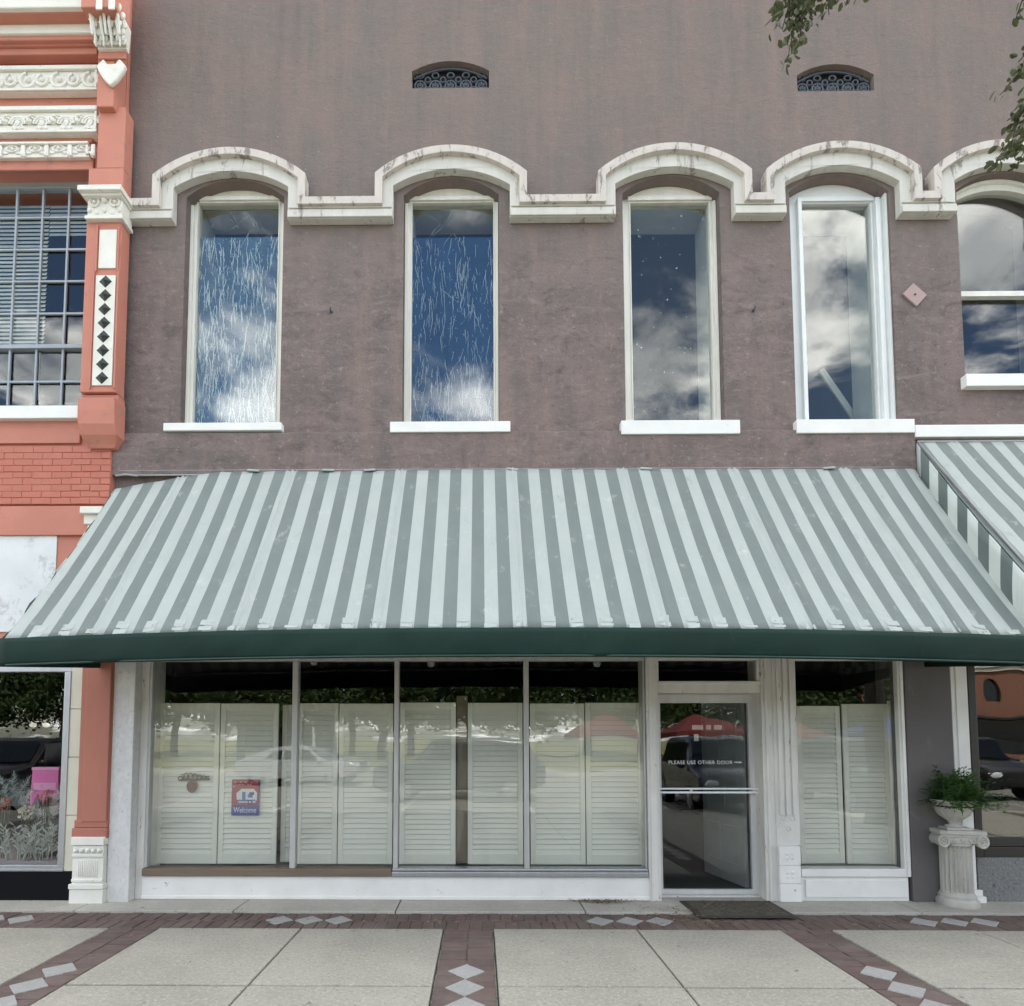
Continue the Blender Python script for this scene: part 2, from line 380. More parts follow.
# ------------------------------------------------------------------ shared shapes
def arc(xl, xr, zs, zt, n=18):        # points from right springing over the crown to the left one
    h = zt - zs; w = (xr - xl) / 2; cx = (xl + xr) / 2
    r = (w * w + h * h) / (2 * h); cz = zt - r; a = math.asin(min(1, w / r))
    return [(cx + r * sin(a - 2 * a * i / n), cz + r * cos(a - 2 * a * i / n)) for i in range(n + 1)]
def arched(xl, xr, zb, zs, zt, n=18): return [(xl, zb), (xr, zb)] + arc(xl, xr, zs, zt, n)
def rect(x0, x1, z0, z1): return [(x0, z0), (x1, z0), (x1, z1), (x0, z1)]
def flatpoly_text(s, size, mat, name, parent, x, y, z, width=None, track=1.0):
    cu = bpy.data.curves.new(name, 'FONT'); cu.body = s; cu.size = size; cu.extrude = .0006; cu.align_x = 'CENTER'; cu.space_character = track
    o = bpy.data.objects.new(name, cu); COL.objects.link(o)
    dg = bpy.context.evaluated_depsgraph_get()
    me = bpy.data.meshes.new_from_object(o.evaluated_get(dg)); COL.objects.unlink(o); bpy.data.objects.remove(o)
    xs = [v.co.x for v in me.vertices]; k = width / (max(xs) - min(xs)) if width else 1
    off = Vector((0, 0, 0)); q = parent
    while q is not None: off += q.location; q = q.parent
    for v in me.vertices: v.co = Vector((v.co.x * k + x, y - v.co.z, v.co.y + z)) - off
    me.materials.append(mat)
    o = bpy.data.objects.new(name, me); COL.objects.link(o); o.parent = parent
    return o

# ================================================================== THE SETTING
# ------------------------------------------------------------------ ground
b = B(); b.face([(-400, -400, -.17), (400, -400, -.17), (400, 400, -.17), (-400, 400, -.17)])
t = NT('rough_grass'); c = t.mix(t.ramp(t.noise(.25, 8), .3, .7), (.14, .155, .05), (.25, .22, .105)); gm = t.bsdf(c, .95, t.noise(20, 5), .5, .03)
obj('ground', b, gm, kind='structure')
YK = -7.0
b = B(); b.face([(-120, YK - 14, -.14), (120, YK - 14, -.14), (120, YK - .15, -.14), (-120, YK - .15, -.14)])
obj('street', b, concrete('pale_worn_road', (.25, .24, .215), (.20, .195, .175), .4), kind='structure')
b = B()
for i in range(-8, 9): b.box(i * 3.1 + 1.2, i * 3.1 + 1.3, YK - 5.2, YK - .2, -.139, -.135)
obj('parking_lines', b, flat('road_paint', (.6, .6, .57)), kind='structure')
b = B(); b.box(-120, 120, YK - .15, YK, -.16, 0)
obj('kerb', b, m['ledge'], kind='structure', bevel=.015)
b = B(); b.box(-120, 120, YK - 14.15, YK - 14, -.16, 0)
obj('kerb', b, m['ledge'], kind='structure', bevel=.015)
b = B(); b.box(-120, 120, YK - 17.0, YK - 14.15, -.16, -.01)
obj('far_pavement', b, m['ledge'], kind='structure')
b = B(); b.box(-30, 30, YK, .3, -.16, -.03)
obj('pavement_base', b, m['joint'], kind='structure')
YL = G(480, 913)[1]; YB = G(480, 928.5)[1]       # ledge front, brick band front
b = B(); xs = [-9, -4.7] + [G(p, 907)[0] for p in (84, 240, 398, 582, 742, 905)] + [6.2, 9]
for x0, x1 in zip(xs, xs[1:]):
    if x1 - x0 > .05: b.box(x0 + .005, x1 - .005, YL + .012, .35, -.1, .012)
obj('threshold_strip', b, m['ledge'], kind='structure', bevel=.006)
XC = G(468.5, 929)[0]; BW = .415; PER = 2.815
bands = [XC + k * PER for k in range(-4, 5)]
YJ = G(480, 986)[1]; row = YB - YJ
b = B()
for k in range(len(bands) - 1):
    x0 = bands[k] + BW / 2; x1 = bands[k + 1] - BW / 2; xm = (x0 + x1) / 2
    y1 = YB
    while y1 > YK + .1:
        y0 = max(y1 - row, YK + .01)
        for (p, q) in ((x0, xm), (xm, x1)):
            b.box(p + .007, q - .007, y0 + .011, y1 - .011, -.1, random.uniform(-.003, .003))
        y1 = y0
obj('concrete_paving', b, m['slab'], kind='structure', bevel=.008)
b = B(); g = .0035
nx = 0; x = -9
while x < 9:
    for r in range(2):
        ya = YL - .004 - r * (YL - YB) / 2; yb = YL - (r + 1) * (YL - YB) / 2
        sh = .04 if r else 0
        b.box(x + sh + g, x + sh + .102 - g, yb + g, ya - g, -.1, -.004 + random.uniform(-.004, .003))
    x += .102
for xc in bands:
    y = YB - .006
    while y > YK + .12:
        b.box(xc - BW / 2 + .01, xc - g, y - .098 + g, y - g, -.1, -.004 + random.uniform(-.004, .003))
        b.box(xc + g, xc + BW / 2 - .01, y - .098 + g, y - g, -.1, -.004 + random.uniform(-.004, .003))
        y -= .098
obj('brick_paving', b, m['brickpave'], kind='structure', bevel=.004, seg=1)
b = B(); b.box(-9, 9, YB - .004, YL + .004, -.029, -.013)
for xc in bands: b.box(xc - BW / 2 + .002, xc + BW / 2 - .002, YK + .1, YB - .0045, -.029, -.013)
obj('brick_bedding', b, paint('bedding_sand', (.22, .20, .17), None, (.09, .085, .07), .5, 4, .95), kind='structure')
b = B()
def diam(x, y, h=.127):
    M = Matrix.Translation((x, y, 0)) @ Matrix.Rotation(pi / 4 + random.uniform(-.05, .05), 4, 'Z'); q = h / sqrt(2)
    b.box(-q, q, -q, q, -.05, .0015, M)
y0 = G(468, 971)[1]
for xc in bands:
    for k in range(10): diam(xc + random.uniform(-.008, .008), y0 - k * .268)
YM = (YL + YB) / 2
for k in range(-3, 4):
    for j in (-1, 0, 1): diam(XC + PER / 2 + k * PER + j * .262, YM, .122)
obj('diamond_paving', b, m['diamond'], kind='structure', bevel=.004, seg=1)

# ================================================================== MAUVE BUILDING
XL, XR, ZT = W(117, 440)[0], 9.0, 9.7
TH = .5
bld = thing('storefront_building', (.5, 0, 0), 'long mauve stucco building with arched upstairs windows above white wooden shopfronts', 'building')
# window openings at y = 0: (left px, right px, sill py, spring py, crown py)
wins = [(183.5, 282), (403, 499), (624, 722), (792.5, 893)]
zsill = wz(425); zsp, ztop = W(232, 197)[1], W(232, 180)[1]
ops = [(wx(l, 300), wx(r, 300), zsill, zsp, ztop) for l, r in wins]
w5l = wx(961, 290); ops.append((w5l, w5l + 1.02, W(990, 378)[1], zsp, ztop))
vents = [(wx(412, 78), wx(489, 78), W(450, 88)[1], W(450, 71)[1], W(450, 61)[1]), (wx(797, 80), wx(874, 80), W(835, 91)[1], W(835, 75)[1], W(835, 64)[1])]
ZH = wz(654)
XD = wx(907, 700)      # right end of the wooden shopfront
b = B(); b.prism(rect(XL, XR, ZH, ZT), 0, TH, [arched(*o) for o in ops] + [arched(*v) for v in vents])
obj('wall', b, m['stucco'], bld)
zb0 = wz(434); 
b = B(); b.prism(rect(XL - .012, wx(912, 450), wz(476), zb0), -.058, -.002)
obj('belt_course', b, m['stucco'], bld, bevel=.012)
b = B(); b.box(wx(910.5, 435), XR, -.07, -.002, W(960, 440)[1], W(960, 428)[1])
obj('ledge', b, m['white'], bld, bevel=.006)
b = B(); b.box(XL, XL + .2, TH, 9, 0, ZT); b.box(XR - .2, XR, TH, 9, 0, ZT); b.box(XL, XR, 9, 9.2, 0, ZT)
b.box(wx(925), wx(925) + .2, TH + .002, 8.998, .02, ZT - .5)
obj('side_wall', b, m['dark_int'], bld)
b = B(); b.box(XL + .21, XR - .21, TH, 8.99, 3.55, 3.95); b.box(XL + .21, XR - .21, TH, 8.99, ZT - .4, ZT - .1)
obj('ceiling', b, m['dark_int'], bld)
b = B(); b.box(XL + .21, XR - .21, .36, 8.99, -.1, .006)
obj('interior_floor', b, m['floor_int'], bld)

# hood moulding running over the windows
legs = [(152, 173.5, 288, 305), (374.7, 393, 510, 527), (598.5, 615.5, 734, 752.5), (767, 785.5, 900, 922.5), (934.7, 955, 1065, 1085)]
legs = [(wx(a, 190, -.13), wx(i, 190, -.085), wx(j, 190, -.085), wx(c, 190, -.13)) for a, i, j, c in legs]
zA, zS, zP = W(232, 197.5, -.13)[1], W(232, 174, -.13)[1], W(232, 147, -.13)[1]      # horizontal top, outer springing, outer crown
zBt, zSi, zPi = W(232, 218, -.10)[1], W(232, 187, -.085)[1], W(232, 171, -.085)[1]      # bottom, inner springing, inner crown
xe = wx(125, 210)
def top_path(d):
    p = [(xe, zA - d)]
    for (o0, i0, i1, o1) in legs:
        p += [(o0 + d, zA - d)] + arc(o0 + d, o1 - d, zS - d * .6, zP - d)[::-1] + [(o1 - d, zA - d)]
    return p + [(XR, zA - d)]
bot = [(XR, zBt)]
for (o0, i0, i1, o1) in reversed(legs): bot += [(i1, zBt)] + arc(i0, i1, zSi, zPi) + [(i0, zBt)]
bot += [(xe, zBt)]
b = B(); b.prism(top_path(.012) + bot, -.085, -.002)
mo = obj('hood_moulding', b, m['mould'], bld, bevel=.014)
b = B(); b.prism(top_path(0) + top_path(.078)[::-1], -.135, -.0015)
obj('moulding_lip', b, m['mould_top'], mo, bevel=.022)
b = B(); e = [xe] + [q for l in legs for q in (l[1], l[2])] + [XR]
for x0, x1 in zip(e[::2], e[1::2]):
    b = B(); b.box(x0 + .002, x1 - .002, -.105, -.0855, zBt + .003, zBt + .085)
    b.box(x0 + .01, x1 - .01, -.1, -.0857, zBt + .105, zBt + .125)
    obj('moulding_base', b, m['mould'], mo, bevel=.016)

# upstairs windows
def runs(x0, x1, z0, z1, y, par, i, mt):      # torn strips of sun-film glue that ran down the inside of the pane
    r = random.Random(40 + i); b = B(); H = z1 - z0; ztop = z1 - .36
    def strip(x, z, L_, w, lean):
        n = max(3, int(L_ / .022)); prev = None; dx = 0; yy = y + r.uniform(0, .004)
        for k in range(n + 1):
            t_ = k / n; dx += r.gauss(0, .0035) + lean * .022
            ww = w * (.35 + .65 * sin(pi * min(1, t_ + .12)) ** .7) * r.uniform(.7, 1.25); xx = min(max(x + dx, x0 + ww), x1 - ww); zz = z - L_ * t_
            if zz < z0: break
            cur = (b.bm.verts.new((xx - ww, yy, zz)), b.bm.verts.new((xx + ww, yy, zz + r.gauss(0, .002))))
            if prev: b.bm.faces.new((prev[0], prev[1], cur[1], cur[0]))
            prev = cur
    N = 540 if i == 0 else 380
    for k in range(N):
        x = r.uniform(x0, x1); u = r.random()
        z = ztop - (H - .36) * (u ** (.95 if i == 0 else .85)) + r.uniform(0, .1)
        if i == 1 and .42 < (ztop - z) / (H - .36) < .62 and r.random() < .7: continue
        strip(x, min(z, ztop + r.uniform(-.02, .03)), r.choice((.05, .08, .12, .18, .26)) * r.uniform(.7, 1.3), r.uniform(.0016, .0042 if i == 0 else .0034), r.gauss(0, .12))
    for k in range(10):      # a few creases running off at an angle, some of them above the film line
        strip(r.uniform(x0 + .1, x1 - .1), r.uniform(z0 + .2, z1 - .02) if k < 4 else r.uniform(ztop, z1 - .03), r.uniform(.1, .26), .0016, r.choice((-1, 1)) * r.uniform(.5, 1.3))
    for k in range(240 if i == 0 else 160):
        strip(r.uniform(x0, x1), ztop - (H - .36) * r.random(), r.uniform(.008, .02), r.uniform(.002, .004), 0)
    obj('film_residue', b, mt, par)
    b = B(); b.box(x0, x1, y + .006, y + .007, z0, ztop + .01); obj('sky_tint_sheet', b, m['tint%d' % i], par)  # blue sheet paints the sky's reflection over the dark room
def window(i, o, gpx, gtop, mat, sill_px, sill_py, film_m=None, y=.12, steps=True):
    xl, xr, zb, zs, zt = o
    gx0, gx1 = wx(gpx[0], 310, y + .03), wx(gpx[1], 310, y + .03); gz0, gz1 = zb + .035, W((gpx[0] + gpx[1]) / 2, gtop, y + .03)[1]
    b = B(); A0, A1 = xl + .003, xr - .003
    b.prism(rect(A0, gx0, zb, gz1), y, y + .09); b.prism(rect(gx1, A1, zb, gz1), y, y + .09); b.prism(rect(gx0, gx1, zb, gz0), y, y + .09)
    b.prism([(A0, gz1 + .0004), (A1, gz1 + .0004)] + arc(A0, A1, max(zs, gz1 + .01), zt - .003), y, y + .09)
    # raised outer edge of the casing
    k = .035
    b.prism(rect(xl + .004, xl + k, zb + .002, zs), y - .03, y - .001); b.prism(rect(xr - k, xr - .004, zb + .002, zs), y - .03, y - .001)
    b.box(gx0 - .03, gx1 + .03, y - .022, y - .0012, gz1 + .012, gz1 + .055)
    b.box(gx0 - .012, gx0 - .0005, y - .012, y - .0013, gz0, gz1); b.box(gx1 + .0005, gx1 + .012, y - .012, y - .0013, gz0, gz1)
    if steps == 'wide':
        b.box(gx1 + .03, gx1 + .075, y - .05, y - .0011, zb + .002, zs); b.box(gx1 + .10, gx1 + .13, y - .09, y - .0014, zb + .002, zs + .01)
        b.box(gx0 - .06, gx0 - .02, y - .05, y - .0011, zb + .002, zs); b.box(gx0 - .02, gx1 + .02, y - .03, y - .0016, zb + .002, zb + .03)
    w = obj('window', b, mat, bld, bevel=.005)
    b = B(); b.box(gx0 - .004, gx1 + .004, y + .034, y + .04, gz0 - .004, gz1 + .004)
    obj('pane', b, m['glass'], w)
    if film_m:
        if i < 2: runs(gx0, gx1, gz0, gz1, y + .046, w, i, film_m)
        else: b = B(); b.box(gx0, gx1, y + .044, y + .046, gz0, gz1); obj('film_residue', b, film_m, w)
    b = B(); A0, A1 = xl + .002, xr - .002; yr = TH + .03
    b.prism(rect(A0, gx0, zb + .001, gz1), y + .10, yr); b.prism(rect(gx1, A1, zb + .001, gz1), y + .10, yr); b.prism(rect(gx0, gx1, zb + .001, gz0 - .015), y + .10, yr)
    b.prism([(A0, gz1 + .0004), (A1, gz1 + .0004)] + arc(A0, A1, max(zs, gz1 + .01), zt - .002), y + .10, yr)
    obj('reveal', b, m['plaster'], w)
    s0, s1 = wx(sill_px[0], 425), wx(sill_px[1], 425)
    b = B(); b.box(s0, s1, -.075, y + .02, W((sill_px[0]+sill_px[1])/2, sill_py[1], -.07)[1], zb + .0015 if i < 4 else zb + .002)
    obj('sill', b, m['white'], w, bevel=.006)
    return w
window(0, ops[0], (197, 278), 205, m['oldwood'], (167, 284), (418, 430.5), m['film1'])
window(1, ops[1], (412, 493.5), 205, m['oldwood'], (391, 510), (419, 432), m['film2'])
window(2, ops[2], (631, 710), 205, m['oldwood'], (619.5, 737), (421, 434), m['scr1'])
window(3, ops[3], (803, 872), 206, m['newsash'], (793, 909.5), (421, 433), m['scr2'], steps='wide')
# arched double hung window at the right
xl, xr, zb, zs, zt = ops[4]; y = .10
gin = arched(xl + .075, xr - .075, zb + .04, zs - .02, zt - .10)
b = B(); b.prism(arched(xl + .003, xr - .003, zb, zs, zt - .003), y, y + .09, [gin])
b.prism(arc(xl + .004, xr - .004, zs, zt - .004) + arc(xl + .03, xr - .03, zs, zt - .035)[::-1], y - .03, y - .001)
zm = W(1000, 294, y)[1]
b.box(xl + .06, xr - .06, y - .012, y + .05, zm - .03, zm + .025)
w5 = obj('window', b, m['oldwood'], bld, bevel=.005)
b = B(); b.box(xl + .06, xr - .06, y + .051, y + .057, zb + .03, zt - .02); obj('pane', b, m['glass'], w5)
b = B(); b.box(wx(960.5, 378), xr + .07, -.075, y + .02, W(990, 386, -.07)[1], zb + .002); obj('sill', b, m['white'], w5, bevel=.006)
# attic vents
for v in vents:
    xl, xr, zb, zs, zt = v
    b = B(); b.prism(arched(xl + .002, xr - .002, zb + .001, zs, zt - .002), .09, .11)
    ve = obj('vent', b, m['black'], bld)
    b = B(); n = 5; w = (xr - xl) / n; yg = .055
    for k in range(n):
        cx = xl + w * (k + .5); r = w * .36
        b.torus((cx, yg, zb + .085), r, .011, 16, 5); b.torus((cx, yg, zb + .085), r * .5, .010, 12, 5); b.ball((cx, yg, zb + .085), .016, 1)
        b.torus((cx, yg, zb + .205), r * .62, .010, 12, 5, sz=.8)
        if k < n - 1:
            b.torus((cx + w / 2, yg, zb + .155), r * .5, .009, 12, 5); b.torus((cx + w / 2, yg, zb + .045), r * .45, .009, 12, 5)
        for a in range(6): b.tube([(cx, yg, zb + .085), (cx + r * cos(a * pi / 3 + .5), yg, zb + .085 + r * sin(a * pi / 3 + .5))], .007, 5)
    b.box(xl + .003, xr - .003, yg - .01, yg + .01, zb + .002, zb + .022)
    ap_ = arc(xl + .02, xr - .02, zs - .03, zt - .03); b.tube([(p[0], yg, p[1]) for p in ap_], .012, 6)
    obj('grille', b, m['iron'], ve)
# diamond anchor plate, old hooks
cx, cz = W(913.5, 296)
b = B(); q = .125; b.prism([(cx - q, cz + .01), (cx + .015, cz - q), (cx + q, cz - .005), (cx - .01, cz + q)], -.022, -.002)
ap = obj('anchor_plate', b, m['plate'], bld, bevel=.004)
b = B(); b.ball((cx, -.025, cz), .012); obj('bolt', b, m['iron'], ap)
for px, py in ((331, 312), (753, 311)):
    x, z = W(px, py); b = B(); b.tube([(x, .01, z), (x, -.035, z), (x + .004, -.045, z + .02)], .007, 6); b.ball((x, -.006, z), .02, 1, (1, .35, 1))
    obj('hook', b, m['iron'], bld)

# ------------------------------------------------------------------ shopfront of the mauve building
yb_ = -.01
def xb(px, py, y): return W(px, py, y)[0]
b = B(); b.box(xb(110, 780, -.12), xb(132, 780, -.12), -.12, .3, 0, ZH - .001)
obj('stone_pier', b, m['stone'], bld, bevel=.008)
b = B(); b.box(xb(132, 780, -.12) + .001, xb(147, 780, 0), .02, .3, 0, ZH - .001); b.box(xb(139, 780, 0), xb(147, 780, 0), -.012, .019, 0, ZH - .001)
obj('door_jamb', b, m['peel'], bld, bevel=.006).name = 'jamb'
zg = W(400, 868)[1]; zsil = W(400, 876)[1]; zg_t = W(400, 661)[1]
fx0, fx1 = wx(147, 780), wx(646, 780)
# big display window: aluminium frame, three mullions, four panes
b = B()
b.box(fx0 + .001, fx1 - .001, -.02, .07, zg_t, ZH - .001)
mul = [(291.5, 297), (394, 398.5), (524, 529)]
mulx = [(wx(a, 780), wx(c, 780)) for a, c in mul]
for x0, x1 in mulx: b.box(x0, x1, -.025, .06, zg + .0005, zg_t - .0005)
b.box(fx1 - .018, fx1 - .002, -.012, .06, zg + .0005, zg_t - .0005)
b.box(fx0 + .002, fx0 + .03, -.012, .06, zg + .0005, zg_t - .0005)
dw = obj('display_window', b, m['alud'], bld, bevel=.004)
ex = [fx0 + .032] + [q for t2 in mulx for q in t2] + [fx1 - .019]
for x0, x1 in zip(ex[::2], ex[1::2]):
    b = B(); b.box(x0 + .001, x1 - .001, .02, .028, zg + .001, zg_t - .001); obj('pane', b, m['shopglass'], dw)
xsw = wx(392, 870)
b = B(); b.box(fx0 + .001, xsw, -.05, .1, zsil + .003, zg); obj('sill', b, m['brown_sill'], dw, bevel=.008)
b = B(); b.box(xsw + .003, fx1 - .001, -.05, .1, zsil + .003, zsil + .05); b.box(xsw + .003, fx1 - .001, -.03, .1, zsil + .052, zg); obj('sill', b, m['alu'], dw, bevel=.006)
b = B(); b.box(wx(142.5, 890), wx(650, 890), -.02, .1, 0.012, zsil); b.box(wx(142.5, 890), wx(650, 890), -.032, -.0205, 0.014, .05)
obj('bulkhead', b, m['peelw'], bld, bevel=.006)
b = B(); b.box(fx0, wx(650), .101, 1.0, zsil - .02, zsil + .02)
obj('display_deck', b, flat('deck_board', (.30, .30, .27)), bld)
# entrance
RY = .16
jx0, jx1 = wx(646.5, 780), wx(658.5, 780)
px0, px1 = wx(762, 780), wx(776, 780); pl0, pl1 = xb(776.5, 780, -.05), xb(799, 780, -.05)
zt0, zt1 = W(700, 681)[1], W(700, 693)[1]
b = B(); b.box(jx0, jx1, -.04, RY + .1, .012, ZH - .001)
b.box(jx0 + .02, jx1 - .03, -.052, -.0405, .012, ZH - .002)
obj('jamb', b, m['peel'], bld, bevel=.006)
b = B(); b.box(px0, px1, -.03, RY + .1, .012, ZH - .001); b.box(px0 + .03, px0 + .055, -.045, -.0305, .012, ZH - .002); b.box(px1 - .03, px1 - .002, -.042, -.0307, .012, ZH - .002)
obj('jamb', b, m['peel'], bld, bevel=.007)
b = B(); b.box(jx1 + .001, px0 - .001, -.02, RY + .08, zt1, zt0); b.box(jx1 + .001, px0 - .001, -.035, -.0205, zt0 - .035, zt0 - .005)
b.box(jx1 + .001, px0 - .001, -.03, .05, zg_t, ZH - .001)
b.box(jx1 + .001, jx1 + .018, -.01, .05, zt0 + .001, zg_t - .001); b.box(wx(755.5, 670), px0 - .001, -.022, .05, zt0 + .001, zg_t - .001)
tr = obj('transom', b, m['peel'], bld, bevel=.005)
b = B(); b.box(jx1 + .019, wx(755.5, 670) - .001, .01, .016, zt0 + .001, zg_t - .001); obj('pane', b, m['shopglass'], tr)
# door, set back in its frame
dy = RY
d0, d1 = jx1 + .002, xb(755.5, 780, dy)
dzb, dzt = .03, zt1 - .002
gx0, gx1 = xb(661.5, 780, dy), xb(750, 780, dy); gz0, gz1 = wz(889.5, dy, 700), wz(703, dy, 700)
b = B(); b.box(d1 + .003, px0 - .001, dy - .10, dy + .06, .02, zt1 - .001); b.box(d0, px0 - .001, dy - .06, dy + .06, .012, .028)
b.box(d1 + .02, d1 + .035, dy - .12, dy - .1005, .03, zt1 - .002)
obj('door_frame', b, m['peel'], bld, bevel=.004)
b = B(); b.prism(rect(d0, d1, dzb, dzt), dy, dy + .045, [rect(gx0, gx1, gz0, gz1)])
door = obj('door', b, m['doorpaint'], bld, bevel=.004)
b = B(); b.box(gx0 - .004, gx1 + .004, dy + .018, dy + .026, gz0 - .004, gz1 + .004); obj('pane', b, m['shopglass'], door)
hz = wz(790, dy, 700)
b = B(); b.box(d0 + .004, d1 - .004, dy - .055, dy - .035, hz + .008, hz + .026); b.box(d0 + .004, d1 - .004, dy - .055, dy - .035, hz - .03, hz - .010)
for x in (d0 + .03, d1 - .03, wx(690, 790, dy)): b.box(x - .008, x + .008, dy - .05, dy - .001, hz - .026, hz + .022)
obj('push_bar', b, m['newsash'], door, bevel=.003)
tx = (wx(669, 762, dy) + wx(733, 762, dy)) / 2
flatpoly_text('PLEASE USE OTHER DOOR', .052, m['letter'], 'lettering', door, tx, dy + .016, wz(764.2, dy, 700), wx(733, 762, dy) - wx(669, 762, dy), 1.12)
b = B(); ax = wx(735, 762, dy); az = wz(762.3, dy, 700)
b.box(ax, ax + .06, dy + .0155, dy + .017, az - .004, az + .004); b.prism([(ax + .05, az - .014), (ax + .078, az), (ax + .05, az + .014)], dy + .0155, dy + .0171)
obj('arrow', b, m['letter'], door)
nx0, nz0 = wx(693, 738, dy), wz(733.5, dy, 700)
b = B()
for a0, a1 in ((693, 704), (707, 712), (715, 723)): b.box(wx(a0, 727, dy), wx(a1, 727, dy), dy + .0275, dy + .0285, wz(729.5, dy, 700), wz(725, dy, 700))
b.box(wx(695, 737, dy), wx(699.5, 737, dy), dy + .0275, dy + .0285, wz(741, dy, 700), wz(734, dy, 700))
obj('paper_notice', b, flat('notice_paper', (.55, .55, .52)), door)
# bolt-and-flute pilaster right of the door
zpl = wz(846, -.06, 790)
b = B(); pw = pl1 - pl0
b.box(pl0, pl1, -.045, .25, zpl, ZH - .001)
for k in range(3):
    x0 = pl0 + pw * (.10 + k * .29); b.box(x0, x0 + pw * .2, -.06, -.0455, wz(815, -.05, 790), ZH - .002)
for (u, v) in ((.3, 818), (.68, 818), (.5, 829)):
    b.torus((pl0 + pw * u, -.048, wz(v, -.05, 790)), .022, .007, 12, 5)
pil = obj('pilaster', b, m['peel'], bld, bevel=.006)
b = B(); e0, e1 = xb(780, 870, -.08), xb(801.5, 870, -.08)
zz = [wz(p, -.08, 790) for p in (846, 866, 884, 903)]
for a_, c_ in zip(zz, zz[1:]): b.box(e0, e1, -.075, -.046, max(c_, .012) + .004, a_ - .004)
b.box(e0 + .01, e1 - .01, -.0745 + .01, -.0462, .012, zz[0] - .001)
for v in (856, 875):
    for k in range(4): b.ball(((e0 + e1) / 2 + .035 * cos(k * pi / 2 + .8), -.076, wz(v, -.08, 790) + .03 * sin(k * pi / 2 + .8)), .022, 1, (1, .35, 1))
obj('plinth', b, m['peelw'], pil, bevel=.004)
# right display window
r0, r1 = pl1 + .001, wx(899, 780); zr0 = W(850, 868)[1]; zrs = W(850, 876)[1]
b = B(); b.box(r0, wx(905.5, 780), -.02, .07, zg_t, ZH - .001); b.box(r1, wx(905.5, 780), -.03, .03, zrs, zg_t - .0005); b.box(r1 + .02, r1 + .05, -.042, -.0305, zrs, zg_t - .001)
b.box(r0, r1 - .0005, -.045, .1, zrs + .001, zr0)
rw = obj('display_window', b, m['peelw'], bld, bevel=.005)
b = B(); b.box(r0 + .001, r1 - .001, .02, .028, zr0 + .001, zg_t - .001); obj('pane', b, m['shopglass'], rw)
b = B(); b.box(wx(799, 890), wx(907.5, 890), -.02, .1, .012, zrs - .001); b.box(wx(804, 890), wx(905, 890), -.034, -.0205, W(850, 897)[1], W(850, 879)[1])
obj('bulkhead', b, m['peelw'], bld, bevel=.006)
b = B(); b.box(r0, r1 + .05, .101, .9, zr0 - .03, zr0 - .005); obj('display_deck', b, flat('dark_deck', (.04, .04, .04)), bld)
# grey pier, white pilaster and the neighbouring shop
b = B(); b.box(xb(908.5, 780, -.04), xb(955, 780, -.04), -.045, .4, 0, ZH - .001)
obj('pier', b, m['pier'], bld, bevel=.01)
q0, q1 = xb(955, 780, -.03) + .002, xb(972, 780, -.03)
b = B(); b.box(q0, q1, -.03, .3, 0, ZH - .001); b.box(q0 + .04, q1 - .04, -.042, -.0305, .3, ZH - .002)
b.box(q0, q1 + .05, -.075, -.0308, .0, .07); b.box(q0, q1 + .03, -.06, -.031, .071, .13)
obj('pilaster', b, m['peelw'], bld, bevel=.006)
k0 = wx(971, 780) + .001; zk = W(1000, 838)[1]; zgr = W(1000, 857)[1]
b = B(); b.box(k0, k0 + .075, -.02, .1, zgr, ZH - .001); b.box(k0 + .076, XR - .3, -.02, .1, zgr, zgr + .10); b.box(k0 + .076, XR - .3, -.005, .1, zgr + .101, zk); b.box(k0 + .076, XR - .3, -.02, .1, 2.6, 2.7)
fr3 = obj('display_window', b, flat('dark_bronze_frame', (.022, .02, .018), .4), bld, bevel=.005)
b = B(); b.box(k0 + .0755, XR - .3, .03, .038, zk + .001, 2.599); obj('pane', b, m['shopglass'], fr3)
b = B(); b.box(k0 + .002, XR - .3, -.025, .15, .0, zgr - .001); obj('bulkhead', b, m['granite'], bld, bevel=.004)

# ================================================================== things in the display windows
def shutter(x0, x1, y, z0, z1, label, ang=0, group='cream louvered shutters behind the shop glass'):
    t2 = thing('louvered_shutter', ((x0 + x1) / 2, y, z0), label, 'shutter', group)
    hx = (x1 - x0) / 2 - .003; H = z1 - z0
    b = B(); st = .052
    b.box(-hx, -hx + st, -.014, .014, 0, H); b.box(hx - st, hx, -.014, .014, 0, H)
    for (a, c) in ((0, .10), (H - .075, H)): b.box(-hx + st + .0005, hx - st - .0005, -.0135, .0135, a, c)
    def put(name, b):
        me = bpy.data.meshes.new(name); bmesh.ops.recalc_face_normals(b.bm, faces=b.bm.faces); b.bm.to_mesh(me); b.bm.free(); me.materials.append(m['shutter'])
        o = bpy.data.objects.new(name, me); COL.objects.link(o); o.parent = t2; return o
    o = put('frame', b); md = o.modifiers.new('bevel', 'BEVEL'); md.width = .004; md.segments = 2
    b = B(); n = int(round((H - .175) / .052)); dz = (H - .175) / n
    for k in range(n):
        M = Matrix.Translation((0, 0, .10 + dz * (k + .5))) @ Matrix.Rotation(R(66 + random.uniform(-4, 4)), 4, 'X')
        b.box(-hx + st + .001, hx - st - .001, -.029, .029, -.0035, .0035, M)
    put('louvers', b)
    t2.rotation_euler = (0, 0, ang)
    return t2
ys = .24
zst = W(340, 703, ys)[1]; zsb = zg - .01
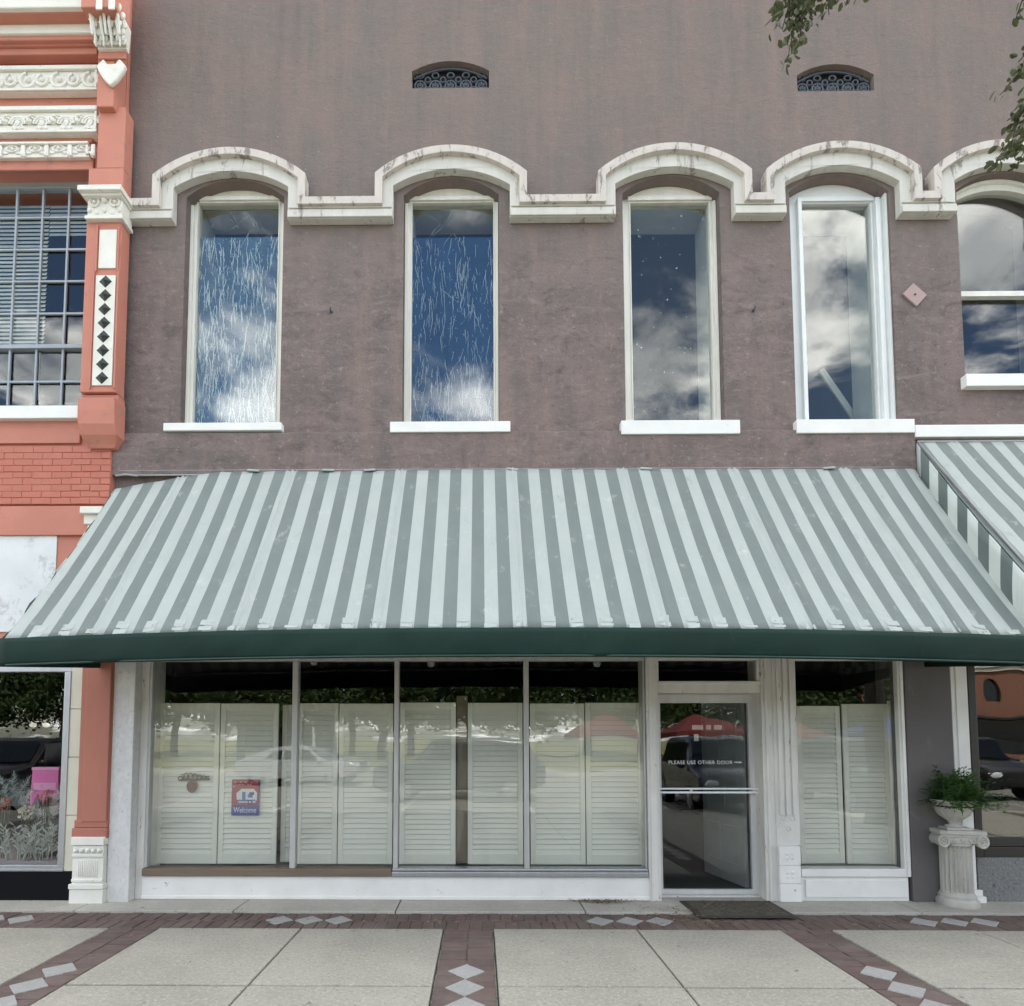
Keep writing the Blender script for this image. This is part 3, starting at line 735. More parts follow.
SH = [(157.5, 219, 'cream louvered shutter behind the left bay, with the brown metal ornament on it'),
      (219.5, 278, 'cream louvered shutter with the red and blue welcome plaque hung on it'),
      (281.5, 291.5, None),
      (297, 338, 'cream louvered shutter just right of the first window mullion'),
      (338.5, 393, 'cream louvered shutter just left of the second window mullion'),
      (399.5, 456, 'cream louvered shutter between the second mullion and the brown strip'),
      (467.5, 523, 'cream louvered shutter between the brown strip and the third mullion'),
      (530, 585, 'cream louvered shutter just right of the third window mullion'),
      (585.5, 643, 'cream louvered shutter beside the left jamb of the glass door')]
for i, (a, c, lab) in enumerate(SH):
    yy = ys + (.10 if a == 281.5 else 0)
    if lab is None: lab = 'narrow strip of shutter showing between the plaque panel and first mullion'; c = 296
    shutter(wx(a, 780, yy), wx(c, 780, yy), yy, zsb, zst + random.uniform(-.008, .008) - (.02 if i == 2 else 0), lab, random.uniform(-.015, .015))
zsr = W(845, 706, ys)[1]
shutter(wx(797, 780, ys), wx(842.5, 780, ys), ys, zr0 - .004, zsr, 'left louvered shutter in the small window right of the door', R(3))
shutter(wx(843.5, 780, ys), wx(889, 780, ys), ys - .015, zr0 - .004, zsr + .02, 'middle louvered shutter in the small window right of the door', R(-3))
shutter(wx(889.5, 780, .20), wx(905, 780, .20), .20, zr0 - .004, zsr + .05, 'narrow folded shutter edge at the right end of the small window', R(12))
b = B(); b.box(wx(456.5, 780, .3), wx(467.5, 780, .3), .285, .31, zsb, wz(696, .3)); 
obj('narrow_board', b, m['brownboard'], origin=(wx(462, 780, .3), .3, zsb), label='narrow brown board standing between two cream shutters', cat='board', bevel=.003)
# welcome plaque with a little caravan
yq = ys - .035
p0, p1 = wx(231.5, 797, yq), wx(259, 797, yq); s0, s1 = wz(815.5, yq, 245), wz(779.5, yq, 245)
plq = thing('welcome_plaque', ((p0 + p1) / 2, yq, s0), 'small red and blue plaque reading Welcome under a white caravan', 'plaque')
b = B(); b.box(p0, p1, yq, yq + .018, s0, s1); obj('board', b, flat('plaque_edge', (.10, .12, .28)), plq, bevel=.002)
pw, ph = p1 - p0, s1 - s0
b = B(); b.box(p0 + .006, p1 - .006, yq - .0015, yq - .0003, s0 + ph * .30, s1 - .006); red = obj('red_field', b, flat('plaque_red', (.36, .035, .055)), plq)
b = B(); b.box(p0 + .006, p1 - .006, yq - .0015, yq - .0003, s0 + .006, s0 + ph * .295); obj('blue_field', b, flat('plaque_blue', (.045, .06, .32)), plq)
b = B(); cvx0, cvx1, cvz0, cvz1 = p0 + pw * .18, p0 + pw * .93, s0 + ph * .36, s0 + ph * .74
b.prism([(cvx0 + .03, cvz0), (cvx1 - .02, cvz0), (cvx1, cvz0 + .03), (cvx1, cvz1 - .04), (cvx1 - .035, cvz1), (cvx0 + .05, cvz1), (cvx0, cvz1 - .045), (cvx0 + .005, cvz0 + .03)], yq - .004, yq - .0016)
for k in range(9): b.ball((p0 + pw * random.uniform(.08, .92), yq - .002, s0 + ph * random.choice((.80, .86, .92))), .006, 1, (1, .3, 1))
cv = obj('caravan_picture', b, flat('plaque_white', (.75, .75, .74)), plq)
b = B(); b.box(cvx0 + .06, cvx0 + .095, yq - .0055, yq - .0041, cvz0 + .01, cvz1 - .03); b.box(cvx0 + .12, cvx0 + .17, yq - .0055, yq - .0041, cvz0 + .05, cvz0 + .085); b.box(cvx0 + .012, cvx1 - .012, yq - .005, yq - .0042, cvz0 + .012, cvz0 + .03)
obj('caravan_blue', b, flat('plaque_teal', (.08, .18, .42)), cv)
b = B(); b.torus((cvx1 - .07, yq - .004, cvz0), .02, .006, 14, 5); obj('caravan_wheel', b, flat('plaque_wheel', (.06, .03, .06)), cv)
b = B(); b.box(cvx1 - .08, cvx1 - .03, yq - .0055, yq - .0041, cvz1 - .06, cvz1 - .035); obj('caravan_window', b, flat('plaque_dark', (.06, .03, .06)), cv)
flatpoly_text('Welcome', .08, m['letter'], 'lettering', plq, (p0 + p1) / 2, yq - .0025, s0 + ph * .08, pw * .82)
# brown metal ornament
ox, oz = W(195, 778, yq); 
orn = thing('metal_ornament', (ox, yq, oz), 'small brown scrollwork ornament with an oval pendant hung on a shutter', 'ornament')
b = B(); pts = []
for k in range(60):
    u = k / 59; pts.append((ox - .14 + .28 * u + .018 * sin(u * 38), yq, oz + .012 + .028 * cos(u * 38) * (1 - .4 * u) + .012 * sin(u * 5)))
b.tube(pts, .007, 6); b.tube([(ox - .15, yq + .004, oz - .02), (ox, yq + .004, oz - .016), (ox + .15, yq + .004, oz - .012)], .012, 6)
b.torus((ox - .15, yq, oz - .004), .022, .007, 14, 6)
obj('scroll', b, flat('aged_bronze', (.085, .055, .032), .5), orn, smooth=True)
b = B(); b.torus((ox - .03, yq, oz - .085), .045, .011, 18, 6, sz=1.2); b.ball((ox - .03, yq, oz - .085), .035, 2, (1, .3, 1.2)); obj('pendant', b, flat('rust_bronze', (.17, .075, .05), .6), orn, smooth=True)
# small ceiling spotlights behind the glass
sp = thing('ceiling_spotlight', (wx(402, 664, .5), .5, wz(664, .5)), 'tiny white spotlight at the top of the display window, left of the second mullion', 'spotlight', 'small spotlights inside the display window')
b = B(); b.lathe([(.012, .06), (.03, .05), (.042, 0), (.03, -.03), (.008, -.035)], (0, 0, 0), 14)
me_o = obj('lamp_head', b, flat('white_plastic', (.5, .5, .5)), None, smooth=True); me_o.parent = sp
b = B(); b.tube([(0, 0, .055), (0, 0, 3.55 - sp.location.z)], .006, 6); o2 = obj('stem', b, m['iron']); o2.parent = sp
sp['label'] = 'tiny white spotlight just right of the second mullion'
sp.location = (wx(431, 664, .5), .5, wz(664, .5))
dup(sp, (wx(314, 662, .5), .5, wz(662, .5)), 0, 'tiny white spotlight just right of the first mullion')
dup(sp, (wx(597, 664, .5), .5, wz(664, .5)), 0, 'tiny white spotlight near the right end of the display window')
# open inner door seen through the glass door
idr = thing('inner_door', (wx(745, 800, .45), .45, .02), 'pale panelled inner door standing ajar behind the glass entrance door', 'door')
b = B(); b.box(-.80, 0, -.02, .02, 0, 2.05)
o = obj('door_leaf', b, m['interior_door'], None, bevel=.004); o.parent = idr
b = B()
for (u0, u1) in ((-.70, -.44), (-.36, -.10)):
    for (v0, v1) in ((.2, .62), (.72, 1.22), (1.32, 1.9)):
        b.box(u0, u1, -.026, -.0205, v0, v0 + .02); b.box(u0, u1, -.026, -.0205, v1 - .02, v1); b.box(u0, u0 + .02, -.026, -.0205, v0 + .0205, v1 - .0205); b.box(u1 - .02, u1, -.026, -.0205, v0 + .0205, v1 - .0205)
o = obj('panel_moulding', b, m['interior_door'], None, bevel=.003); o.parent = idr
idr.rotation_euler = (0, 0, R(-80))
# board leaning inside the fourth window
x, z = W(838, 392, .6)
b = B(); M = Matrix.Translation((x, .62, z)) @ Matrix.Rotation(R(32), 4, 'Y') 
b.box(-.035, .035, -.012, .012, -.45, .32, Matrix.Translation((x, .62, z)) @ Matrix.Rotation(R(-32), 4, 'Y'))
obj('loose_board', b, flat('pale_pine', (.55, .54, .48)), origin=(x, .62, z - .4), label='pale loose board leaning diagonally inside the white framed upstairs window', cat='board', bevel=.003)

# ================================================================== AWNINGS
PJ = 1.33
def awning(xa, xb_, ztop_f, zfr_f, zval_f, mat, sidem, label, drop=.02, nx=160, nv=24):
    rt = thing('awning', ((xa + xb_) / 2, -.03, zfr_f(.5)), label, 'awning', 'striped canvas awnings over the shopfronts')
    def P(u, v):
        x = xa + (xb_ - xa) * u
        zt_, zf_ = ztop_f(u), zfr_f(u)
        y = -.06 - (PJ - .06) * v; z = zt_ + (zf_ - zt_) * v
        sag = .05 * sin(pi * v) * abs(sin(pi * (x - .33) / 1.12)) ** .8     # slack between the rafters
        z -= sag; 
        z += .008 * noise.noise(Vector((x * 2.2, v * 3, 1.7))) + .006 * noise.noise(Vector((x * 6 + v * 5, v * 7, 4)))
        z += .010 * max(0, .35 - u) * sin(26 * (x * .6 + v * 1.1)) * (.4 + v)        # diagonal pull creases at the left end
        d = abs(((x - .33 + .56) % 1.12) - .56); x += -.055 * v * (1 - 2 * u)
        z += .022 * math.exp(-(d / .012) ** 2) + .015 * math.exp(-((d - .05) / .011) ** 2)       # sewn seams
        return Vector((x, y, z))
    b = B(); nxx = int((xb_ - xa) / .014)
    grid = [[b.bm.verts.new(P(i / nxx, j / nv)) for i in range(nxx + 1)] for j in range(nv + 1)]
    for j in range(nv):
        for i in range(nxx): b.bm.faces.new([grid[j][i], grid[j][i + 1], grid[j + 1][i + 1], grid[j + 1][i]])
    cn = obj('canopy', b, mat, rt, smooth=True)
    sd = cn.modifiers.new('thick', 'SOLIDIFY'); sd.thickness = .004
    # side panels
    for (u, sgn) in ((0, -1), (1, 1)):
        b = B(); n = 14; gr = []
        for j in range(n + 1):
            v = j / n; p = P(u, v); zlow = zfr_f(u) - drop
            col = []
            for k in range(9):
                w = k / 8; z = p.z + (zlow - p.z) * w
                col.append(b.bm.verts.new((p.x + sgn * (.012 + .02 * sin(pi * w) + (.02 * v * sin(v * 26) * (1 - w) if drop < .1 else 0)), p.y, z - .002)))
            gr.append(col)
        for j in range(n):
            for k in range(8): b.bm.faces.new([gr[j][k], gr[j + 1][k], gr[j + 1][k + 1], gr[j][k + 1]])
        s = obj('side_panel', b, sidem, rt, smooth=True); q = s.modifiers.new('thick', 'SOLIDIFY'); q.thickness = .004
    # valance round the front and the two ends
    b = B(); path = []
    for k in range(9):
        if drop < .1: path.append((0, k / 8, 'l'))
    N = int((xb_ - xa) / .05)
    for k in range(N + 1): path.append((k / N, 1, 'f'))
    for k in range(9): path.append((1, 1 - k / 8, 'r'))
    cols = []
    for (u, v, side) in path:
        x = xa + (xb_ - xa) * u - .055 * v * (1 - 2 * u); y = -.06 - (PJ - .045) * v
        zt_ = zfr_f(u) + .004; zb_ = zval_f(u) + (1 - v) * .14
        col = []
        for k in range(7):
            w = k / 6; wob = (.018 * noise.noise(Vector((x * 1.7, y * 1.7, w * .8))) + .011 * noise.noise(Vector((x * 6 + w * 2, y * 5, w * 1.2)))) * (0.3 + w)
            xx, yy = x, y
            if side == 'f': yy -= .012 + wob + .012 * sin(pi * w)
            else: xx += (-1 if side == 'l' else 1) * (.03 + wob)
            if side == 'f' and (k >= 0) and (u < 1e-6): xx -= .03
            if side == 'f' and (u > 1 - 1e-6): xx += .03
            col.append(b.bm.verts.new((xx, yy, zt_ + (zb_ - zt_) * w)))
        cols.append(col)
    for a, c in zip(cols, cols[1:]):
        for k in range(6): b.bm.faces.new([a[k], c[k], c[k + 1], a[k + 1]])
    va = obj('valance', b, m['valance'], rt, smooth=True); q = va.modifiers.new('thick', 'SOLIDIFY'); q.thickness = .005
    b = B()
    pass
    hem = [(xa + (xb_ - xa) * k / N, -PJ - .035, zval_f(k / N) + .012) for k in range(N + 1)]
    b.tube(hem, .007, 6); obj('hem', b, flat('hem_green', (.03, .065, .06), .8), va, smooth=True)
    # curled ends of the pale stripes along the front edge
    b = B(); x0 = None
    return rt, P
lp = W(489, 470)[0]
xa, xb_ = W(116, 480, -.06)[0], W(913.5, 474, -.06)[0]
zt_main = wz(470, -.06); zt_left = W(116, 489, -.06)[1]
def ztm(u):
    x = xa + (xb_ - xa) * u; q = wx(225, 470)
    return zt_main - .012 * sin(u * 9) * .5 - ((zt_main - zt_left) * max(0, (q - x) / (q - xa)) ** 1.2 if x < q else 0)
ye = -PJ
zfe = W(4, 639.5, ye)[1]; zfm = W(540, 628.5, ye)[1]; zve = W(4, 667, ye)[1]; zvm = W(540, 657.5, ye)[1]
def arch_(e, mid): return lambda u: e + (mid - e) * (1 - abs(2 * u - 1) ** 2.2)
aw, PF = awning(xa, xb_, ztm, arch_(zfe, zfm), arch_(zve, zvm), m['canopy'], m['canopy_side'], 'wide green and pale striped awning over the shuttered shopfront')
b = B(); k = -40
while k < 40:
    xc = lp + k * PITCH
    if xa + .05 < xc < xb_ - .05:
        b = B(); u = (xc - xa) / (xb_ - xa); jx = random.uniform(-.006, .006); w = .052 + random.uniform(-.006, .003)
        n_ = random.choice((1, 2, 2)); va_ = random.uniform(.93, .95)
        for (v0, v1) in ((va_, .968), (.973, random.uniform(.988, .996)))[2 - n_:]:
            dx_ = (xb_ - xa); sk = random.uniform(-.004, .004)
            p = [PF(u + (jx - w) / dx_, v0), PF(u + (jx + w) / dx_, v0 + sk), PF(u + (jx + w * random.uniform(.8, 1)) / dx_, v1), PF(u + (jx - w * random.uniform(.8, 1)) / dx_, v1 + random.uniform(-.006, .006))]
            l0 = .0035; la, lb = random.uniform(.003, .008), random.uniform(.003, .008)
            q = [p[0] + Vector((0, 0, l0)), p[1] + Vector((0, 0, l0)), p[2] + Vector((0, 0, la)), p[3] + Vector((0, 0, lb))]
            c8 = [b.bm.verts.new(z) for z in q] + [b.bm.verts.new(z + Vector((0, .001, .002))) for z in q]
            for f in ((0,1,2,3),(7,6,5,4),(0,4,5,1),(1,5,6,2),(2,6,7,3),(3,7,4,0)): b.bm.faces.new([c8[i] for i in f])
        obj('fabric_flap', b, m['flap'], aw)
    k += 1
b = B(); zr = zt_main
b.tube([(xa + .02, -.045, zr + .012), (xb_, -.045, zr + .012)], .014, 8); b.tube([(xa + .02, -.05, zr - .035), (wx(240, 470), -.05, zr - .035)], .010, 8)
b.tube([(xa, -.07, zr - .05), (xa + .1, -.06, zr - .03), (xa + .22, -.055, zr - .045)], .012, 6)
b.tube([PF(i / 20, .995) + Vector((0, .02, -.02)) for i in range(21)], .016, 8)
for i in range(8):
    u = .005 + .99 * i / 7; b.tube([PF(u, .02) + Vector((0, 0, -.09)), PF(u, .5) + Vector((0, 0, -.09)), PF(u, .98) + Vector((0, 0, -.05))], .013, 8)
obj('pipe_frame', b, m['pipe'], aw, smooth=True)
b = B()
for px, py in ((257, 470), (331, 470), (372, 470), (513, 471), (645, 471), (826, 473)):
    b = B(); x = wx(px, py); b.box(x - .07, x + .05, -.085, -.06, zr - .012, zr + .010, Matrix.Translation((x, 0, zr)) @ Matrix.Rotation(random.uniform(-.12, .12), 4, 'Y') @ Matrix.Translation((-x, 0, -zr)))
    obj('torn_edge', b, m['flap'], aw, bevel=.006)
# neighbouring awning
xa2 = W(918, 445, -.06)[0]; zt2 = W(930, 442.5, -.06)[1]
zf2 = W(1051, 588, ye)[1]
PF2 = awning(xa2, XR, lambda u: zt2, lambda u: zf2, lambda u: zf2 - .24, m['canopy2'], m['canopy_side'], 'steeper green striped awning at the right with its striped side panel showing', drop=.34)
b = B(); b.tube([(xa2, -.05, zt2 + .012), (XR, -.05, zt2 + .012)], .014, 8); b.tube([(xa2 + .01, -.05, zt2), (xa2 + .01, -PJ, zf2)], .012, 8)
obj('pipe_frame', b, m['pipe'], PF2[0], smooth=True)

# ================================================================== URN, PEDESTAL, FERN, MAT
pc = Vector((0, G(957, 911)[1] + .18, .012)); pc.x = wx(956, 870, pc.y)
sc_ = (CAMD + pc.y) / F
ped = thing('stone_pedestal', pc, 'fluted cast stone column pedestal with scroll capital beside the grey pier', 'pedestal')
Hc = W(957, 831, pc.y - .15)[1] - pc.z; r0 = .163
n = 160
b = B(); b.lathe([(.205, 0), (.21, .02), (.205, .05), (.19, .06), (.18, .07), (.183, .09), (.175, .10), (r0, .115), (r0 * .97, .13), (r0 * .955, .53), (r0 * .95, .545), (r0 * 1.05, .555), (r0 * 1.05, .575)], (0, 0, 0), n, 20, .030, (.12, .535))
o = obj('shaft', b, m['cast'], None, smooth=35); o.parent = ped
b = B(); Mz = Matrix.Identity(4)
b.box(-.235, .235, -.19, .19, .66, .697); b.box(-.215, .215, -.175, .175, .635, .659)
for sx in (-1, 1):
    b.tube([(sx * .195, y, .60) for y in (-.18, -.14, -.06, 0, .06, .14, .18)], [.062, .06, .05, .045, .05, .06, .062], 20)
    for sy in (-1, 1):
        b.torus((sx * .195, sy * .182, .60), .05, .013, 20, 6); b.torus((sx * .195, sy * .182, .60), .027, .009, 16, 6); b.ball((sx * .195, sy * .183, .60), .014, 1)
b.box(-.17, .17, -.165, .165, .577, .634)
for k in range(3): b.ball((-.075 + .075 * k, -.168, .608), .024, 1, (1, .6, 1)); 
o = obj('capital', b, m['cast'], None, bevel=.008, smooth=40); o.parent = ped
ped.rotation_euler = (0, 0, R(-12)); ped.scale = (.82, .82, Hc / .697)
urn = thing('stone_urn', (pc.x, pc.y, pc.z + Hc), 'low cast stone urn standing on the fluted pedestal', 'urn')
b = B(); b.lathe([(.05, .055), (.06, .075), (.10, .10), (.148, .135), (.172, .175), (.178, .205), (.172, .222), (.205, .262), (.218, .275), (.214, .285), (.195, .283), (.165, .235), (.10, .22)], (0, 0, 0), 72, 16, .012, (.09, .18))
o = obj('bowl', b, m['cast'], None, smooth=40); o.parent = urn
b = B(); b.lathe([(.085, .022), (.08, .035), (.055, .042), (.05, .054)], (0, 0, 0), 32); b.box(-.125, .125, -.125, .125, 0, .021, Matrix.Rotation(R(-12), 4, 'Z'))
o = obj('foot', b, m['cast'], None, bevel=.004, smooth=40); o.parent = urn; urn.scale = (.86, .86, .98)
fc = Vector((pc.x + .02, pc.y, pc.z + Hc + .225))
fern = thing('fern_plant', fc, 'bushy dark green fern growing in the stone urn', 'plant')
b = B(); rng = random.Random(3)
for k in range(210):
    a = rng.uniform(0, 2 * pi); el = rng.uniform(.35, 1.45); Ln = rng.uniform(.24, .44) * (1 if el < 1 else .95)
    if cos(a) > .3: Ln *= 1.12
    pts = []; p = Vector((rng.uniform(-.07, .07), rng.uniform(-.07, .07), 0)); d = Vector((cos(a) * cos(el), sin(a) * cos(el), sin(el)))
    nst = 8
    for j in range(nst + 1):
        pts.append(p.copy()); p = p + d * Ln / nst; d = (d + Vector((0, 0, -.13 - .04 * (j > 4)))).normalized()
    for j in range(1, nst + 1):
        t_ = (pts[j] - pts[j - 1]).normalized(); sd = t_.cross(Vector((0, 0, 1)))
        if sd.length < .05: sd = Vector((1, 0, 0))
        sd.normalize(); up = sd.cross(t_)
        wl = .07 * (1 - .65 * (j / nst)) + .016
        for s_ in (-1, 1):
            q0 = pts[j - 1].lerp(pts[j], .3); tip = q0 + (sd * s_ + t_ * .7 + up * rng.uniform(-.25, .3)) .normalized() * wl
            b.face([q0, q0.lerp(tip, .5) + t_ * .015 + up * .003, tip, q0.lerp(tip, .5) - t_ * .012 + up * .003])
    b.face([pts[-2] + sd * .004, pts[-1], pts[-2] - sd * .004])
for k in range(300):                     # strap leaves filling the middle of the clump
    a = rng.uniform(0, 2 * pi); el = rng.uniform(.1, 1.45); Ln = rng.uniform(.15, .33)
    p = Vector((rng.uniform(-.13, .13), rng.uniform(-.12, .10), rng.uniform(-.01, .03))); d = Vector((cos(a) * cos(el) + .12, sin(a) * cos(el), sin(el))).normalized()
    q = []
    for j in range(6):
        sd = d.cross(Vector((0, 0, 1)))
        if sd.length < .05: sd = Vector((1, 0, 0))
        sd = sd.normalized() * (.015 * (1 - (j / 5.2) ** 2)); q.append((p - sd, p + sd)); p = p + d * Ln / 5; d = (d + Vector((0, 0, -.20))).normalized()
    for e, f in zip(q, q[1:]): b.face([e[0], e[1], f[1], f[0]])
o = obj('fronds', b, m['fern'], None); o.parent = fern
b = B(); b.lathe([(.15, -.02), (.155, .008), (.10, .018), (.02, .02)], (-.02, 0, 0), 20); o = obj('soil', b, flat('potting_soil', (.03, .022, .016), .95)); o.parent = fern
# door mat
g0, g1, g2, g3 = G(679, 903.5), G(706, 919.5), G(796, 919), G(768, 903.5)
mx0, mx1, my0, my1 = g1[0] - .06, g2[0] + .01, g1[1], g0[1] + .02
mt = thing('door_mat', ((mx0 + mx1) / 2, (my0 + my1) / 2, .012), 'dark coir door mat with raised pattern in front of the glass door', 'door mat')
b = B(); b.box(mx0, mx1, my0, my1, .012, .024); obj('border', b, m['mat_edge'], mt, bevel=.004)
b = B(); b.box(mx0 + .05, mx1 - .05, my0 + .04, my1 - .04, .0245, .032)
rng = random.Random(5)
for i in range(11):
    for j in range(6):
        x = mx0 + .10 + (mx1 - mx0 - .2) * i / 10; y = my0 + .08 + (my1 - my0 - .16) * j / 5
        b.ball((x, y, .032), .03, 1, (1.0, .8, .35)) if (i + j) % 2 else b.tube([(x - .035, y - .02, .034), (x + .035, y + .02, .034)], .008, 6)
obj('pile', b, m['mat'], mt, smooth=30)
# leaf litter by the wall and mat
b = B(); rng = random.Random(11)
for k in range(420):
    r = rng.random()
    if r < .45: x, y = rng.gauss(wx(600, 900), .16), -.05 - abs(rng.gauss(0, .05))
    elif r < .75: x, y = rng.gauss(mx0 - .1, .18), rng.uniform(YB, -.25)
    else: x, y = rng.uniform(-4, 5), YB + rng.gauss(.1, .18)
    a = rng.uniform(0, 6.3); s = rng.uniform(.012, .036); h = .014 + rng.uniform(.001, .02)
    dx, dy_ = cos(a) * s, sin(a) * s
    b.face([(x - dx, y - dy_, h), (x + dy_ * .25, y - dx * .25, h + .004), (x + dx, y + dy_, h + rng.uniform(-.001, .006)), (x - dy_ * .25, y + dx * .25, h + .003)])
t = NT('dry_litter'); lm = t.bsdf(t.mix(t.pos.outputs['Random Per Island'], (.10, .065, .035), (.32, .25, .14)), .9)
obj('leaf_litter', b, lm, kind='stuff', label='dry leaf scraps and straw swept against the threshold', cat='leaf litter')

# ================================================================== CORAL BUILDING ON THE LEFT
CL, CR = -12.0, XL - .004
cb = thing('coral_building', (-6, 0, 0), 'coral red building at the left with ornate white friezes and a gridded window', 'building')
yc = -.05
def cx_(px, py, y=yc): return W(px, py, y)[0]
def cz_(py, y=yc, px=60): return W(px, py, y)[1]
wR = cx_(86, 290); wL = wR - 2.3; wB, wT = cz_(412), cz_(169)
sR, sB, sT = cx_(69, 780), cz_(871), cz_(664)
b = B(); b.prism(rect(CL, CR, 0, 9.8), yc, .4, [rect(wL, wR, wB, wT), rect(sR - 3.4, sR, sB, 2.55)])
obj('wall', b, m['coral'], cb)
b = B(); b.box(CL, CL + .2, .4, 9, 0, 9.8); b.box(CR - .2, CR - .002, .4, 9, 0, 9.8); b.box(CL, CR - .002, 9, 9.2, 0, 9.8)
obj('side_wall', b, m['dark_int'], cb)
b = B(); b.box(CL + .21, CR - .21, .4, 8.99, 3.5, 3.9); b.box(CL + .21, CR - .21, .4, 8.99, 9.2, 9.5); obj('ceiling', b, m['dark_int'], cb)
b = B(); b.box(CL + .21, CR - .21, .4, 8.99, -.1, .006); obj('interior_floor', b, m['floor_int'], cb)
# gridded steel window
y = .12
b = B(); zt_ = cz_(185, y); zmr = cz_(348, y); zb_2 = cz_(406, y)
b.box(wL, wR, y - .02, y + .05, zt_ - .05, wT + .02); b.box(wR - .05, wR + .0, y - .02, y + .05, wB, zt_ - .051); b.box(wL, wR - .051, y - .035, y + .04, zmr - .022, zmr + .022)
b.box(wL, wR - .051, y - .02, y + .05, wB, zb_2)
pv = (cx_(62, 290, y) - cx_(35.7, 290, y))
x = cx_(66, 290, y)
while x > wL: b.box(x - .011, x + .011, y - .012, y + .012, wB + .02, zt_ - .052); x -= pv
for py in (218, 250, 281.8, 314, 382): zz_ = cz_(py, y); b.box(wL, wR - .051, y - .011, y + .011, zz_ - .011, zz_ + .011)
gw = obj('window', b, m['steel_sash'], cb, bevel=.003)
b = B(); b.box(wL, wR - .02, y + .014, y + .018, wB, zt_); obj('pane', b, m['glass'], gw)
b = B(); b.box(CL + .5, cx_(79, 412, -.12), -.14, .1, cz_(419, -.12), cz_(406.5, -.12)); obj('sill', b, m['white'], gw, bevel=.006)
# venetian blind behind the grid, hanging things inside are things of their own
bl = thing('venetian_blind', (wR - .9, .30, zt_), 'white slatted blind hanging behind the gridded upstairs window', 'blind')
b = B(); xq = cx_(47, 270, .3); z = zt_ - .08; zl = cz_(342, .3)
while z > zl:
    M = Matrix.Translation(((wL + xq) / 2, .30, z)) @ Matrix.Rotation(R(66), 4, 'X'); b.box(-(xq - wL) / 2, (xq - wL) / 2, -.024, .024, -.001, .001, M); z -= .046
obj('slats', b, m['blind'], bl)
b = B(); z = zt_ - .08; x2 = wR - .03; zl2 = cz_(235, .3)
while z > zl2:
    M = Matrix.Translation(((xq + x2) / 2, .305, z)) @ Matrix.Rotation(R(66), 4, 'X'); b.box(-(x2 - xq) / 2 + .006, (x2 - xq) / 2, -.024, .024, -.001, .001, M); z -= .046
obj('slats', b, m['blind'], bl)
b = B(); b.tube([(cx_(40, 350, .28), .28, cz_(345, .28)), (cx_(39, 385, .28), .28, cz_(400, .28))], .006, 6); obj('cord', b, m['blind'], bl)
# entablature over the window (projecting courses)
pxe = cx_(97, 120)
def course(p0, p1, pr, mat, name, x1=None, par=cb, bev=.01):
    y0 = yc - pr; b = B(); b.box(CL, x1 if x1 is not None else cx_(97, 100, y0), y0, yc - .002, cz_(p1, y0), cz_(p0, y0)); return obj(name, b, mat, par, bevel=bev)
course(-40, 7, .34, m['orn'], 'cornice', cx_(86, 5, -.39)); course(8, 12.5, .30, m['coral'], 'cornice', cx_(88, 10, -.35))
course(13, 19, .22, m['coral'], 'cornice', cx_(88, 10, -.27)); course(20, 32.5, .20, m['orn'], 'cornice', cx_(93, 26, -.25))
course(33.5, 39.5, .17, m['coral'], 'cornice', cx_(94, 36, -.22)); course(40.5, 45, .13, m['coral'], 'cornice', cx_(95, 42, -.18)); course(46, 54, .10, m['coral'], 'cornice', cx_(97, 50, -.15))
